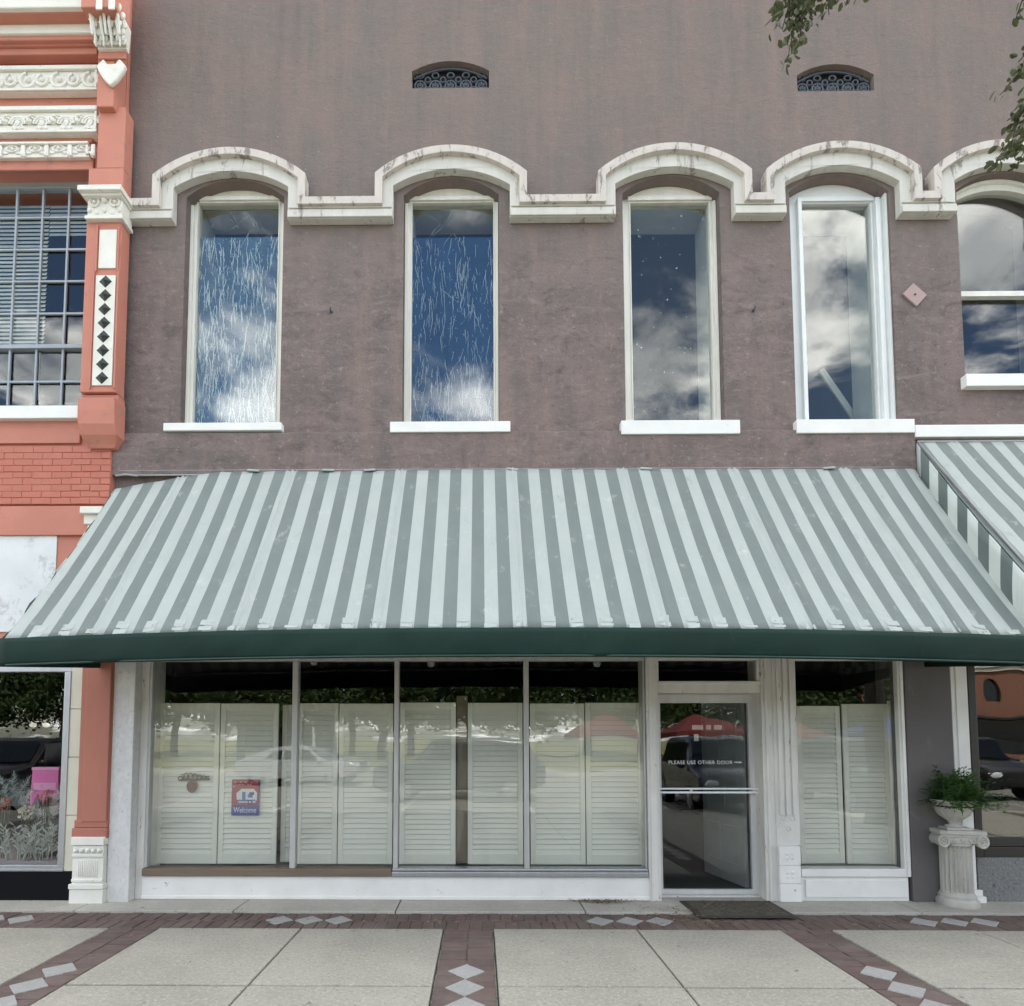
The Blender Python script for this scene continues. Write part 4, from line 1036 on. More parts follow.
def frieze(p0, p1, xr_px, pr, style):
    y0 = yc - pr; x1 = cx_(xr_px, (p0 + p1) / 2, y0); z1, z0 = cz_(p0, y0), cz_(p1, y0); H = z1 - z0
    b = B(); b.box(CL + 3, x1, y0, yc - .002, z0, z1)
    b.box(CL + 3, x1 + .004, y0 - .03, y0 - .0005, z1 - H * .16, z1 + .002)
    if style != 3: b.box(CL + 3, x1 + .004, y0 - .02, y0 - .0006, z0 - .001, z0 + H * .10)
    b.box(x1 - .025, x1, y0 - .02, y0 - .0007, z0 + H * .1 + .001, z1 - H * .16 - .001)
    fr = obj('frieze', b, m['orn'], cb, bevel=.006)
    b = B(); zc = z0 + H * .46; x = x1 - .07
    rng = random.Random(style)
    k = 0
    while x > x1 - 1.6:
        if style == 1:
            r = H * (.30, .22)[k % 2]; b.torus((x, y0 - .004, zc), r, .017, 18, 6, R(100), R(400)); b.ball((x, y0 - .006, zc + .005), r * .42, 2, (1, .8, 1)); x -= (.185, .15)[k % 2]
            b.torus((x + .085, y0 - .003, zc - H * .2), r * .5, .010, 12, 5, 0, pi)
        elif style == 2:
            p = .255
            b.torus((x, y0 - .004, zc - H * .12), .085, .014, 14, 6, 0, pi); b.torus((x, y0 - .004, zc - H * .12), .062, .010, 14, 6, 0, pi)
            b.ball((x + p / 2, y0 - .01, zc - H * .02), .034, 1); b.ball((x + p / 2, y0 - .008, zc + H * .2), .02, 1); b.ball((x + p / 2 - .035, y0 - .008, zc + H * .12), .018, 1); b.ball((x + p / 2 + .035, y0 - .008, zc + H * .12), .018, 1)
            b.ball((x - .03, y0 - .006, z0 + H * .2), .022, 1, (1.6, .7, 1)); b.ball((x + .03, y0 - .006, z0 + H * .2), .022, 1, (1.6, .7, 1)); b.ball((x, y0 - .004, zc - .01), .03, 1, (1, .5, 1.3))
            b.tube([(x - .12, y0 - .006, zc + H * .28), (x + .12, y0 - .006, zc - H * .02)], .009, 5)
            x -= p
        else:
            p = .245; b.torus((x, y0 - .004, zc + .02), .05, .012, 14, 5, sx=1.3, sz=.7); b.ball((x, y0 - .006, zc + .02), .022, 1)
            b.box(x + p / 2 - .02, x + p / 2 + .02, y0 - .02, y0 - .001, z0 + .01, z1 - H * .18); b.ball((x + p / 2, y0 - .01, z0 + .004), .03, 1); b.ball((x - .07, y0 - .004, z0 + H * .3), .02, 1, (1.8, .6, .8)); b.ball((x + .07, y0 - .004, z0 + H * .3), .02, 1, (1.8, .6, .8))
            x -= p
        k += 1
    obj('relief', b, m['orn'], fr, smooth=40)
frieze(68, 91.5, 98, .07, 1)
frieze(108.5, 133.5, 97.5, .10, 2)
course(136, 142, .05, m['coral'], 'architrave', cx_(95, 140)); 
frieze(144, 157, 89, .07, 3)
course(158, 169.5, .03, m['coral'], 'architrave', cx_(95, 165))
# corner pilaster with bracket, shield, capital, panels and corbel
yp = -.20
def rx(px, py, y=yp): return W(px, py, y)[0]
def rz(py, y=yp, px=105): return W(px, py, y)[1]
P0, P1 = rx(88, 186), rx(123, 186)
b = B(); b.box(P0, P1, yp, yc - .002, rz(392), rz(168)); b.box(rx(97.5, 140), P1 - .001, yp + .001, yc - .0025, rz(168) + .001, rz(107)); b.box(rx(98, 60, yp - .06), CR + .0, yp - .06, yc - .002, rz(106.5, yp - .06), 9.8); b.box(rx(98, 55, yp - .085), P1 + .03, yp - .085, yp - .0605, rz(60, yp - .07), rz(50, yp - .07))
b.box(P1 + .0005, CR, -.12, yc - .002, rz(392), rz(107))
pz = obj('pilaster', b, m['coral'], cb, bevel=.008)
ys_ = yp - .06
b = B(); sx0, sx1 = rx(98.5, 75, ys_), rx(128, 75, ys_); szt, szb = rz(63, ys_), rz(89.5, ys_); w = sx1 - sx0; h = szt - szb; mid = (sx0 + sx1) / 2
b.prism([(mid, szb), (mid + w * .2, szb + h * .18), (mid + w * .4, szb + h * .5), (sx1, szt - h * .27), (sx1 - w * .23, szt), (mid + w * .12, szt - h * .22), (mid - w * .12, szt - h * .22), (sx0 + w * .23, szt), (sx0, szt - h * .27), (mid - w * .4, szb + h * .5), (mid - w * .2, szb + h * .18)], ys_ - .045, ys_ - .001)
obj('shield', b, m['orn'], pz, bevel=.014)
# acanthus bracket
b = B(); bx0, bx1 = rx(93, 33, ys_ - .1), rx(125, 33, ys_ - .1); bt, bb = rz(18, ys_ - .12), rz(48, ys_ - .05)
for k in range(7):
    t_ = k / 6; b.box(bx0 + .02 * t_, bx1 - .012 * t_, ys_ - .16 + .11 * t_, ys_ - .001, bt + (bb - bt) * (t_ * .86 + .0) - .045, bt + (bb - bt) * t_ * .86 - .001)
for row, (zt0_, zl_, yy_, cnt) in enumerate(((bt + .03, .24, ys_ - .155, 3), (bt - .09, .20, ys_ - .115, 4))):
    for k in range(cnt):
        cxx = bx0 + (bx1 - bx0) * ((k + .5) / cnt if row else (.08 + .42 * k)); hw = .058 - .012 * row
        for q, (dz_, ww) in enumerate(((0, .45), (-.05, 1), (-.11, .9))):
            b.ball((cxx - hw * .45 * ww, yy_ - .03 + .035 * q, zt0_ + dz_), .034, 2, (.55 + .35 * ww, .45, 1.25)); b.ball((cxx + hw * .45 * ww, yy_ - .03 + .035 * q, zt0_ + dz_), .034, 2, (.55 + .35 * ww, .45, 1.25))
        b.tube([(cxx, yy_ - .055, zt0_ + .05), (cxx, yy_ - .05, zt0_ - .02), (cxx, yy_ - .01, zt0_ - zl_ * .6), (cxx, yy_ + .01, zt0_ - zl_)], [.012, .018, .014, .01], 6)
for k in range(6): b.ball((bx0 + .03 + (bx1 - bx0 - .05) * k / 5, ys_ - .10, bb + .05), .024, 1, (.9, .6, 1.6))
obj('acanthus_bracket', b, m['orn'], pz, smooth=50)
b = B(); b.box(bx0 - .03, bx1 - .01, ys_ - .25, ys_ - .001, rz(13, ys_ - .2), rz(-60, ys_ - .2))
obj('bracket_block', b, m['coral'], pz, bevel=.008)
b = B()
for px in (96, 108.5): b.box(rx(px, 4, ys_ - .26), rx(px + 6, 4, ys_ - .26), ys_ - .262, ys_ - .2505, rz(9, ys_ - .26), rz(-60, ys_ - .26))
obj('flute', b, m['orn'], pz)
b = B(); yk = yp - .03
b.box(P0 - .02, P1 + .06, yp - .13, yc - .003, rz(192, yp - .1), rz(187, yp - .1)); b.box(P0 + .0, P1 + .04, yp - .09, yc - .004, rz(196, yp - .08), rz(192.2, yp - .09))
b.box(P0 + .03, P1 + .02, yp - .035, yc - .005, rz(222, yp), rz(196.2, yp)); b.box(P0 + .01, P1 + .035, yp - .05, yc - .006, rz(222.5, yp), rz(219, yp))
cw = P1 - P0; zc = rz(203, yk)
for u in (.2, .8): b.torus((P0 + .03 + (cw - .01) * u, yk - .01, zc), .045, .014, 18, 6); b.ball((P0 + .03 + (cw - .01) * u, yk - .012, zc), .022, 1)
b.ball((P0 + .03 + (cw - .01) * .5, yk - .01, zc + .015), .035, 1)
for k in range(5): b.ball((P0 + .05 + (cw - .05) * k / 4, yk - .01, rz(211 + (k % 2) * 3, yk)), .026, 1, (.9, .7, 1.3))
obj('capital', b, m['orn'], pz, bevel=.005, smooth=40)
b = B(); b.box(rx(99.5, 250), rx(117, 250), yp - .012, yp - .001, rz(269), rz(230.5)); b.box(rx(94.5, 330), rx(114.5, 330), yp - .012, yp - .001, rz(386), rz(276)); obj('inset_panel', b, m['orn'], pz, bevel=.004)
b = B()
for (x0_, x1_, p0, p1) in ((97.5, 119, 226, 272), (92.5, 117, 272.5, 389)):
    xa_, xz_ = rx(x0_, (p0 + p1) / 2), rx(x1_, (p0 + p1) / 2)
    b.box(xa_ - .005, xa_ + .008, yp - .02, yp - .0008, rz(p1), rz(p0)); b.box(xz_ - .008, xz_ + .008, yp - .02, yp - .0008, rz(p1), rz(p0))
obj('panel_rim', b, m['coral'], pz)
for k in range(8):
    b = B(); zc = rz(282.5 + 13.72 * k); xc = rx(104.5, 330); q = .066
    v = [(xc - q, yp - .013, zc), (xc, yp - .013, zc - q), (xc + q, yp - .013, zc), (xc, yp - .013, zc + q)]
    top = (xc, yp - .045, zc)
    vs = [b.bm.verts.new(p) for p in v]; tp = b.bm.verts.new(top); b.bm.faces.new(vs)
    for i in range(4): b.bm.faces.new([vs[i], vs[(i + 1) % 4], tp])
    b.torus((xc, yp - .038, zc), .014, .006, 10, 5)
    obj('diamond_tile', b, m['greend'], pz)
b = B(); c0, c1 = rx(80.5, 400), rx(117, 400); prof = [(393, .09), (398, .09), (400, .02), (412, .02), (425, .03), (434, .07), (441, .13), (444, .15)]
prev = None
for (p, ins) in prof:
    yy = yp - .06 + ins; z = rz(p, yp); q = max(0, ins - .08) * .9
    ring = [b.bm.verts.new(v) for v in ((c0 + q, yy, z), (c1 - q, yy, z), (c1 - q, yc - .001, z), (c0 + q, yc - .001, z))]
    if prev:
        for i in range(4): b.bm.faces.new([prev[i], prev[(i + 1) % 4], ring[(i + 1) % 4], ring[i]])
    else: b.bm.faces.new(ring[::-1])
    prev = ring
b.bm.faces.new(prev); obj('corbel', b, m['coral'], pz, bevel=.006)
# painted brick band under the window
b = B(); zb0_, zb1_ = cz_(504, yc - .03), cz_(446, yc - .03); rows = 9; hh = (zb1_ - zb0_) / rows; rng = random.Random(2)
for r in range(rows):
    x = CR - .003 - (.1 if r % 2 else 0)
    if r % 2: b.box(x + .003, CR - .004, yc - .03 - rng.uniform(0, .004), yc - .0005, zb0_ + r * hh + .003, zb0_ + (r + 1) * hh - .003)
    while x > CR - 2.6:
        j = rng.choice((.001, .0015, .002)) if x < CR - .35 and rng.random() < .9 else rng.choice((.002, .004, .008))
        b.box(x - .2 + j, x - j, yc - .027 - rng.uniform(0, .004), yc - .0005, zb0_ + r * hh + j + rng.uniform(-.001, .001), zb0_ + (r + 1) * hh - j); x -= .2
obj('brick_band', b, m['coral_brick'], cb, bevel=.004, seg=2)
b = B(); b.box(CL, CR - .003, yc - .022, yc - .0006, zb0_, zb1_); obj('mortar', b, m['coral_brick'], cb)
course(420, 443, .03, m['coral'], 'string_course', cx_(82, 430), bev=.006); course(506, 535, .035, m['coral'], 'string_course', CR - .02, bev=.005)
b = B(); b.box(cx_(-60, 580), cx_(56, 580), yc - .012, yc - .001, cz_(632), cz_(535)); obj('sign_panel', b, m['panelw'], cb, bevel=.003)
b = B(); b.box(cx_(82, 512, -.12), CR - .02, -.16, yc - .002, cz_(514, -.14), cz_(507, -.14)); b.box(cx_(85, 515, -.1), CR - .03, -.12, yc - .003, cz_(524, -.12), cz_(514.5, -.12)); b.box(cx_(87, 530, -.1), CR - .04, -.10, yc - .0035, 2.6, cz_(524.5, -.1)); obj('pilaster_cap', b, m['orn'], cb, bevel=.008)
# shopfront: red pilaster on its white plinth, cream tiles, aluminium window, black stall riser
yl = -.14
l0, l1 = rx(78.5, 760, yl), rx(108, 760, yl)
b = B(); XP = rx(109.5, 780, yl)
b.box(l0, XP, yl, -.004, rz(826, yl), 3.2); b.box(l0 + .06, XP - .006, yl - .02, yl - .0005, rz(822, yl), 3.19)
b.box(l0 - .03, XP + .002, yl - .02, -.005, rz(838, yl), rz(828, yl)); b.box(l0 - .015, XP + .001, yl - .01, -.006, rz(827.8, yl), rz(820, yl))
obj('shop_pilaster', b, m['coral_lo'], cb, bevel=.012)
b = B(); yq2 = yl - .03
a0, a1 = rx(71, 870, yq2), rx(104, 870, yq2)
b.box(a0, a1, yq2 - .02, yc - .002, rz(845, yq2), rz(837, yq2)); b.box(a0 + .01, a1 - .01, yq2, yc - .003, rz(888, yq2), rz(845.5, yq2)); b.box(a0 - .01, a1 + .005, yq2 - .02, yc - .004, rz(889, yq2), rz(884, yq2)); b.box(a0 - .005, a1, yq2 - .01, yc - .005, .0, rz(889.3, yq2))
b.box(a0 + .01, a1 - .01, yq2 - .012, yq2 - .0005, rz(857, yq2), rz(854, yq2)); b.box(a0 + .01, a1 - .01, yq2 - .012, yq2 - .0006, rz(882, yq2), rz(879, yq2))
for k in range(5): b.ball((a0 + .045 + (a1 - a0 - .09) * k / 4, yq2 - .01, rz(850.5, yq2)), .026, 1)
for k in range(11): x = a0 + .07 + (a1 - a0 - .14) * k / 10; b.tube([(x, yq2, rz(877, yq2)), (x, yq2, rz(860, yq2))], .009, 6)
obj('plinth', b, m['orn'], cb, bevel=.005, smooth=40)
t0, t1 = cx_(68.5, 780), l0 - .001
b = B(); zt3 = [sB + .0, cz_(815), cz_(757), cz_(709), cz_(660)]
for a_, c_ in zip(zt3, zt3[1:]): b.box(t0 + .002, t1, yc - .02, yc - .001, a_ + .003, c_ - .003)
obj('tile_strip', b, m['tile'], cb, bevel=.003)
b = B(); b.box(sR - 3.4, sR - .001, yc - .02, .02, cz_(672, yc), 2.54); b.box(cx_(62.5, 780), sR - .002, yc - .03, .03, sB + .06, cz_(672) - .001); b.box(sR - 3.4, sR - .002, yc - .035, .03, sB + .002, sB + .03); b.box(sR - 3.4, sR - .003, yc - .02, .03, sB + .0305, sB + .06)
lw = obj('display_window', b, m['alu'], cb, bevel=.005)
b = B(); b.box(sR - 3.4, cx_(62.5, 780), -.01, -.002, sB + .0605, cz_(672) - .001); obj('pane', b, m['shopglass'], lw)
b = B(); b.box(CL + 1, l0 - .045, yc - .025, yc - .001, .0, sB - .002); obj('stall_riser', b, m['blackbulk'], cb, bevel=.003)
b = B(); b.box(sR - 3.4, sR - .02, .0, 1.1, sB, sB + .055); dk = obj('display_deck', b, flat('pinkish_deck', (.42, .34, .36)), cb)

# flower shop goods behind the left window
zD = sB + .056
def fl(px, py, y): x, z = W(px, py, y); return x, z
gx, gz = fl(46, 792, .35)
bag = thing('gift_bag', (gx, .35, zD + .28), 'bright pink paper gift bag with notched sides in the left shop window', 'gift bag')
gx -= .02
b = B(); b.prism([(gx - .14, gz - .22), (gx - .05, gz - .02), (gx, gz - .14), (gx + .05, gz - .02), (gx + .16, gz - .22), (gx + .16, gz + .26), (gx - .12, gz + .26)], .33, .43)
obj('bag_body', b, flat('pink_paper', (.75, .17, .42), .5), bag, bevel=.006)
b = B(); b.box(gx - .125, gx + .165, .325, .435, gz + .23, gz + .262); b.box(gx - .10, gx + .14, .326, .3295, gz + .02, gz + .10); obj('trim', b, flat('pale_pink', (.8, .33, .55), .5), bag, bevel=.004)
b = B(); b.box(gx - .2, gx + .25, .3, .48, zD, gz - .225); obj('stand', b, m['black'], None, origin=(gx, .38, zD), label='black display block under the pink gift bag', cat='stand', bevel=.006)
def bouquet(name, px, py, y, n, r, mat, label, cat, grp=None, tilt=None, petal=.016):
    x, z = fl(px, py, y); t2 = thing(name, (x, y, z - r), label, cat, grp); rng = random.Random(int(px * 7)); b = B()
    for k in range(n):
        d = Vector((rng.gauss(0, 1), rng.gauss(0, .7), rng.gauss(0, .8))).normalized() * r * rng.uniform(.5, 1)
        c = Vector((x, y, z)) + d
        for q in range(5):
            a = q * 1.257 + rng.random(); u = Vector((cos(a), rng.uniform(-.6, .1), sin(a))).normalized() * petal; s = u.cross(Vector((.1, 1, .2))).normalized() * petal * .5
            b.face([c, c + u * .6 + s, c + u * 1.2, c + u * .6 - s])
    obj('blooms', b, mat, t2)
    b = B(); 
    for k in range(8): b.tube([(x + rng.uniform(-.03, .03), y, zD), (x + rng.uniform(-r * .6, r * .6), y + rng.uniform(-.05, .05), z)], .004, 5)
    obj('stems', b, flat('stem_green', (.05, .08, .03)), t2)
cor = leafmat('coral_petals', (.45, .13, .10), (.62, .34, .28), .2); whi = leafmat('cream_petals', (.55, .50, .38), (.70, .66, .55), .2)
bouquet('flower_bouquet', 47, 797, .28, 30, .075, cor, 'coral pink flower bunch in front of the pink gift bag', 'flowers')
bouquet('flower_bouquet', 4, 806, .28, 34, .085, cor, 'red and cream flower bunch at the left edge of the photo', 'flowers')
bouquet('flower_bouquet', 27, 812, .24, 46, .085, whi, 'cream white flower bunch below the pink gift bag', 'flowers')
def plume(px, py, y, n, Ln, dirs, label, mat):
    x, z = fl(px, py, y); t2 = thing('feather_plume', (x, y, z), label, 'feathers'); rng = random.Random(int(px)); b = B()
    for (dx, dz, L_) in dirs:
        p0 = Vector((x, y, z)); d = Vector((dx, 0, dz)).normalized(); pts = [p0 + d * L_ * k / 10 + Vector((0, rng.uniform(-.02, .02), -.12 * L_ * (k / 10) ** 2)) for k in range(11)]
        b.tube(pts, .003, 5)
        for k in range(1, 11):
            for s in range(26):
                s_ = rng.choice((-1, 1)); sd = Vector((-d.z, rng.uniform(-.6, .6), d.x)) * s_; l2 = .09 * sin(pi * min(1, k / 10 * .85 + .15)) + .01
                q = pts[k].lerp(pts[k - 1], rng.random()); e = q + (sd + d * rng.uniform(.3, 1)).normalized() * l2 * rng.uniform(.6, 1.2)
                b.face([q, q + d * .003, e])
    obj('plumes', b, mat, t2)
gp = leafmat('grey_plume', (.30, .34, .34), (.55, .58, .56), .3); wp = leafmat('white_plume', (.62, .64, .62), (.75, .76, .73), .3)
plume(12, 806, .34, 8, .5, [(.5, 1, .42), (1, .8, .45), (-.4, 1, .4), (0, 1, .42), (.9, .3, .36), (-1, .5, .4)], 'grey feathery plumes fanning out left of the pink gift bag', gp)
plume(52, 822, .30, 8, .5, [(.2, 1, .5), (-.5, .5, .35), (.05, 1, .34), (-.8, .25, .3)], 'white feathery plumes under the right side of the pink gift bag', wp)
sil = leafmat('silver_leaf', (.28, .32, .29), (.50, .53, .48), .15)
def silver(px, y, label, n, w, h):
    x = fl(px, 840, y)[0]; t2 = thing('silver_plant', (x, y, zD), label, 'plant', 'silver leaved plants in the flower shop window'); rng = random.Random(int(px) + 3); b = B()
    bt = B()
    for k in range(n):
        x0 = x + rng.uniform(-w, w) * .6; p = Vector((x0, y + rng.uniform(-.06, .06), zD)); top = p + Vector((rng.uniform(-.1, .1), rng.uniform(-.04, .04), h * rng.uniform(.6, 1)))
        bt.tube([p, top], .004, 5)
        for j in range(9):
            q = p.lerp(top, .25 + .75 * j / 8); a = rng.uniform(0, 6.3); d = Vector((cos(a), sin(a) * .7, rng.uniform(.4, 1.1))).normalized() * .075; s = d.cross(Vector((0, 1, .2))).normalized() * .011
            b.face([q, q + d * .5 + s, q + d, q + d * .5 - s])
    obj('leaves', b, sil, t2); obj('stems', bt, sil, t2)
silver(15, .20, 'silver grey leafy plant in the lower left of the flower shop window', 14, .22, .36)
silver(42, .20, 'silver grey leafy plant below the pink gift bag, nearest the window frame', 16, .22, .36)
pl_ = None
for (px, py, lab) in ((33, 725, 'small round white pendant lamp glowing in the dark left shop'), (46, 725, 'small round white pendant lamp nearest the frame in the left shop')):
    x, z = W(px, py, 2.2)
    if pl_ is None:
        pl_ = thing('pendant_lamp', (x, 2.2, z), lab, 'lamp', 'pendant lamps inside the flower shop')
        t = NT('lamp_glow'); e = t.n('ShaderNodeEmission'); e.inputs[0].default_value = (1, .93, .8, 1); e.inputs[1].default_value = .22; t.L(e.outputs[0], t.out.inputs[0])
        b = B(); b.ball((0, 0, 0), .045, 2, (1, 1, .75)); o = obj('lamp_shade', b, t.m, None, smooth=True); o.parent = pl_
        b = B(); b.tube([(0, 0, .05), (0, 0, 3.49 - z)], .006, 6); o = obj('cable', b, m['iron'], None); o.parent = pl_
    else: dup(pl_, (x, 2.2, z), 0, lab)

# ================================================================== OAK over the pavement
def leaf(b, c, L_, rng, dr=None):
    d = Vector((rng.gauss(0, 1), rng.gauss(0, 1), rng.gauss(-.3, .8))) + (dr or Vector((0, 0, 0))); d.normalize()
    s = d.cross(Vector((rng.gauss(0, 1), rng.gauss(0, 1), rng.gauss(0, 1)))).normalized(); u = d.cross(s)
    w = L_ * .28; f = u * L_ * .08
    a = [c, c + d * L_ * .35 + s * w + f, c + d * L_ * .75 + s * w * .8 + f, c + d * L_, c + d * L_ * .75 - s * w * .8 + f, c + d * L_ * .35 - s * w + f]
    mid1 = c + d * L_ * .5
    b.face([a[0], a[1], a[2], a[3]]); b.face([a[0], a[3], a[4], a[5]])
TX, TY = 7.4, -5.3
oak = thing('oak_tree', (TX, TY, 0), 'oak whose small olive leaves droop into the upper right corner', 'tree')
rng = random.Random(21)
bk = B(); lf = B()
bk.tube([(TX, TY, -.1), (TX + .05, TY, .6), (TX - .05, TY + .05, 1.8), (TX, TY + .1, 3.0), (TX - .1, TY + .2, 4.2)], [.24, .19, .16, .14, .10], 12)
def limb(pts, r0): bk.tube(pts, [r0 * (1 - .8 * i / (len(pts) - 1)) for i in range(len(pts))], 8)
top = Vector((TX - .1, TY + .2, 4.2))
def twig(a, c, r=.005):
    mid = a.lerp(c, .5) + Vector((rng.uniform(-.02, .02), rng.uniform(-.02, .02), .03)); bk.tube([a, mid, c], [r, r * .7, r * .35], 5); return [a, mid, c]
def leafy(a, c, n, spread, L_=.062):
    p = twig(a, c)
    for k in range(n):
        t_ = rng.uniform(.05, 1); q = (p[0].lerp(p[1], t_ * 2) if t_ < .5 else p[1].lerp(p[2], t_ * 2 - 1)) + Vector([rng.gauss(0, spread) for _ in range(3)])
        leaf(lf, q, L_ * rng.uniform(.7, 1.25), rng, (c - a).normalized() * .8)
ya = -3.4
def wp_(px, py, y=ya): x, z = W(px, py, y); return Vector((x, y, z))
e1 = wp_(860, -55, -3.5); fork = Vector((4.2, -4.2, 5.4)); limb([top, Vector((5.9, -4.8, 5.3)), fork, Vector((2.7, -3.7, 5.35)), e1], .06)
e2 = wp_(800, -30); bk.tube([e1, e1.lerp(e2, .5) + Vector((0, 0, .03)), e2], [.012, .010, .008], 6)
for (p, q, n, s_) in (((800, -30), (782, 30), 80, .024), ((802, -25), (787, 62), 80, .017), ((808, -28), (799, 44), 80, .02), ((815, -28), (812, 26), 70, .02), ((825, -30), (829, 15), 55, .018), ((835, -30), (848, 3), 32, .015), ((798, -25), (776, 14), 60, .018), ((845, -35), (868, -4), 26, .014), ((812, -25), (795, 20), 70, .022)):
    leafy(wp_(*p, ya + rng.uniform(-.1, .1)), wp_(*q, ya + rng.uniform(-.1, .1)), n, s_, .036)
f1 = wp_(1090, 10, -3.5); limb([Vector((2.7, -3.7, 5.35)), f1], .02)
for (p, q, n, s_) in (((1070, 25), (1018, 62), 26, .016), ((1070, 30), (1000, 95), 40, .018), ((1062, 40), (1012, 80), 45, .02), ((1065, 60), (1010, 130), 70, .02), ((1062, 80), (996, 160), 75, .016), ((1055, 100), (1014, 150), 50, .018), ((1045, 130), (988, 170), 34, .010), ((1030, -20), (1016, 18), 12, .010), ((1045, 120), (1018, 162), 40, .016)):
    leafy(wp_(*p, ya + rng.uniform(-.1, .1)), wp_(*q, ya + rng.uniform(-.1, .1)), n, s_, .036)
for k in range(60):        # the rest of the crown, beyond the frame
    a = rng.uniform(0, 2 * pi); c = Vector((TX + rng.gauss(0, 1.3), TY + rng.gauss(-.4, .8), 5.7 + rng.gauss(0, .6)))
    c.x = max(c.x, 4.6); c.y = min(c.y, -4.2); c.z = min(c.z, 6.7)
    limb([top, top.lerp(c, .5) + Vector((0, 0, .2)), c], .03)
    for j in range(6): leafy(c, c + Vector((rng.gauss(0, .35), rng.gauss(0, .35), rng.gauss(-.1, .2))), 30, .09, .05)
obj('trunk', bk, m['bark'], oak, smooth=True); obj('crown', lf, m['oak'], oak)

# ================================================================== ACROSS THE STREET (seen in the shop glass)
def tree(x, y, h, w, label, seed, proto=[]):
    if proto:
        return dup(proto[0], (x, y, -.15), seed * 1.3, label, h / 8)
    t2 = thing('shade_tree', (x, y, -.15), label, 'tree', 'trees across the street'); r = random.Random(seed); b = B(); l = B()
    b.tube([(0, 0, 0), (.05, 0, 1.5), (0, .05, 3), (.1, 0, 5)], [.28, .22, .18, .08], 10)
    for k in range(46):
        a = r.uniform(0, 6.28); rr = 2.6 * sqrt(r.random()); c = Vector((rr * cos(a), rr * sin(a), 2.6 + r.random() * 5.2 * sqrt(max(.05, 1 - (rr / 2.9) ** 2))))
        if k % 4 == 0: b.tube([(0, .05, 2.4 + r.random() * 1.5), (c.x * .5, c.y * .5, c.z * .8), c], [.07, .05, .02], 6)
        for j in range(120): leaf(l, c + Vector([r.gauss(0, .42) for _ in range(3)]), .30, r)
    o1 = obj('trunk', b, m['bark'], None, smooth=True); o1.parent = t2; o2 = obj('crown', l, m['treeleaf'], None); o2.parent = t2
    proto.append(t2); t2.scale = (h / 8,) * 3; return t2
for i, (x, y, h, lab) in enumerate(((-16, -34, 8, 'first shade tree on the far lawn, left of the car park'), (-7, -37, 9, 'second shade tree on the far lawn'), (3, -36, 8.5, 'shade tree behind the pale car'), (12, -38, 9.5, 'tall shade tree behind the red canopies'), (20, -36, 9, 'shade tree to the right of the red canopies'), (28, -40, 11, 'largest shade tree, near the brick block'), (-27, -39, 9, 'outermost shade tree at the far left'))):
    tree(x, y, h, 5, lab, i + 1)
for i in range(18): tree(-46 + i * 5.6, -50 - (i * 7 % 5), 10 + (i * 5 % 4), 5, 'tree in the dense row behind the far lawn', i + 20)
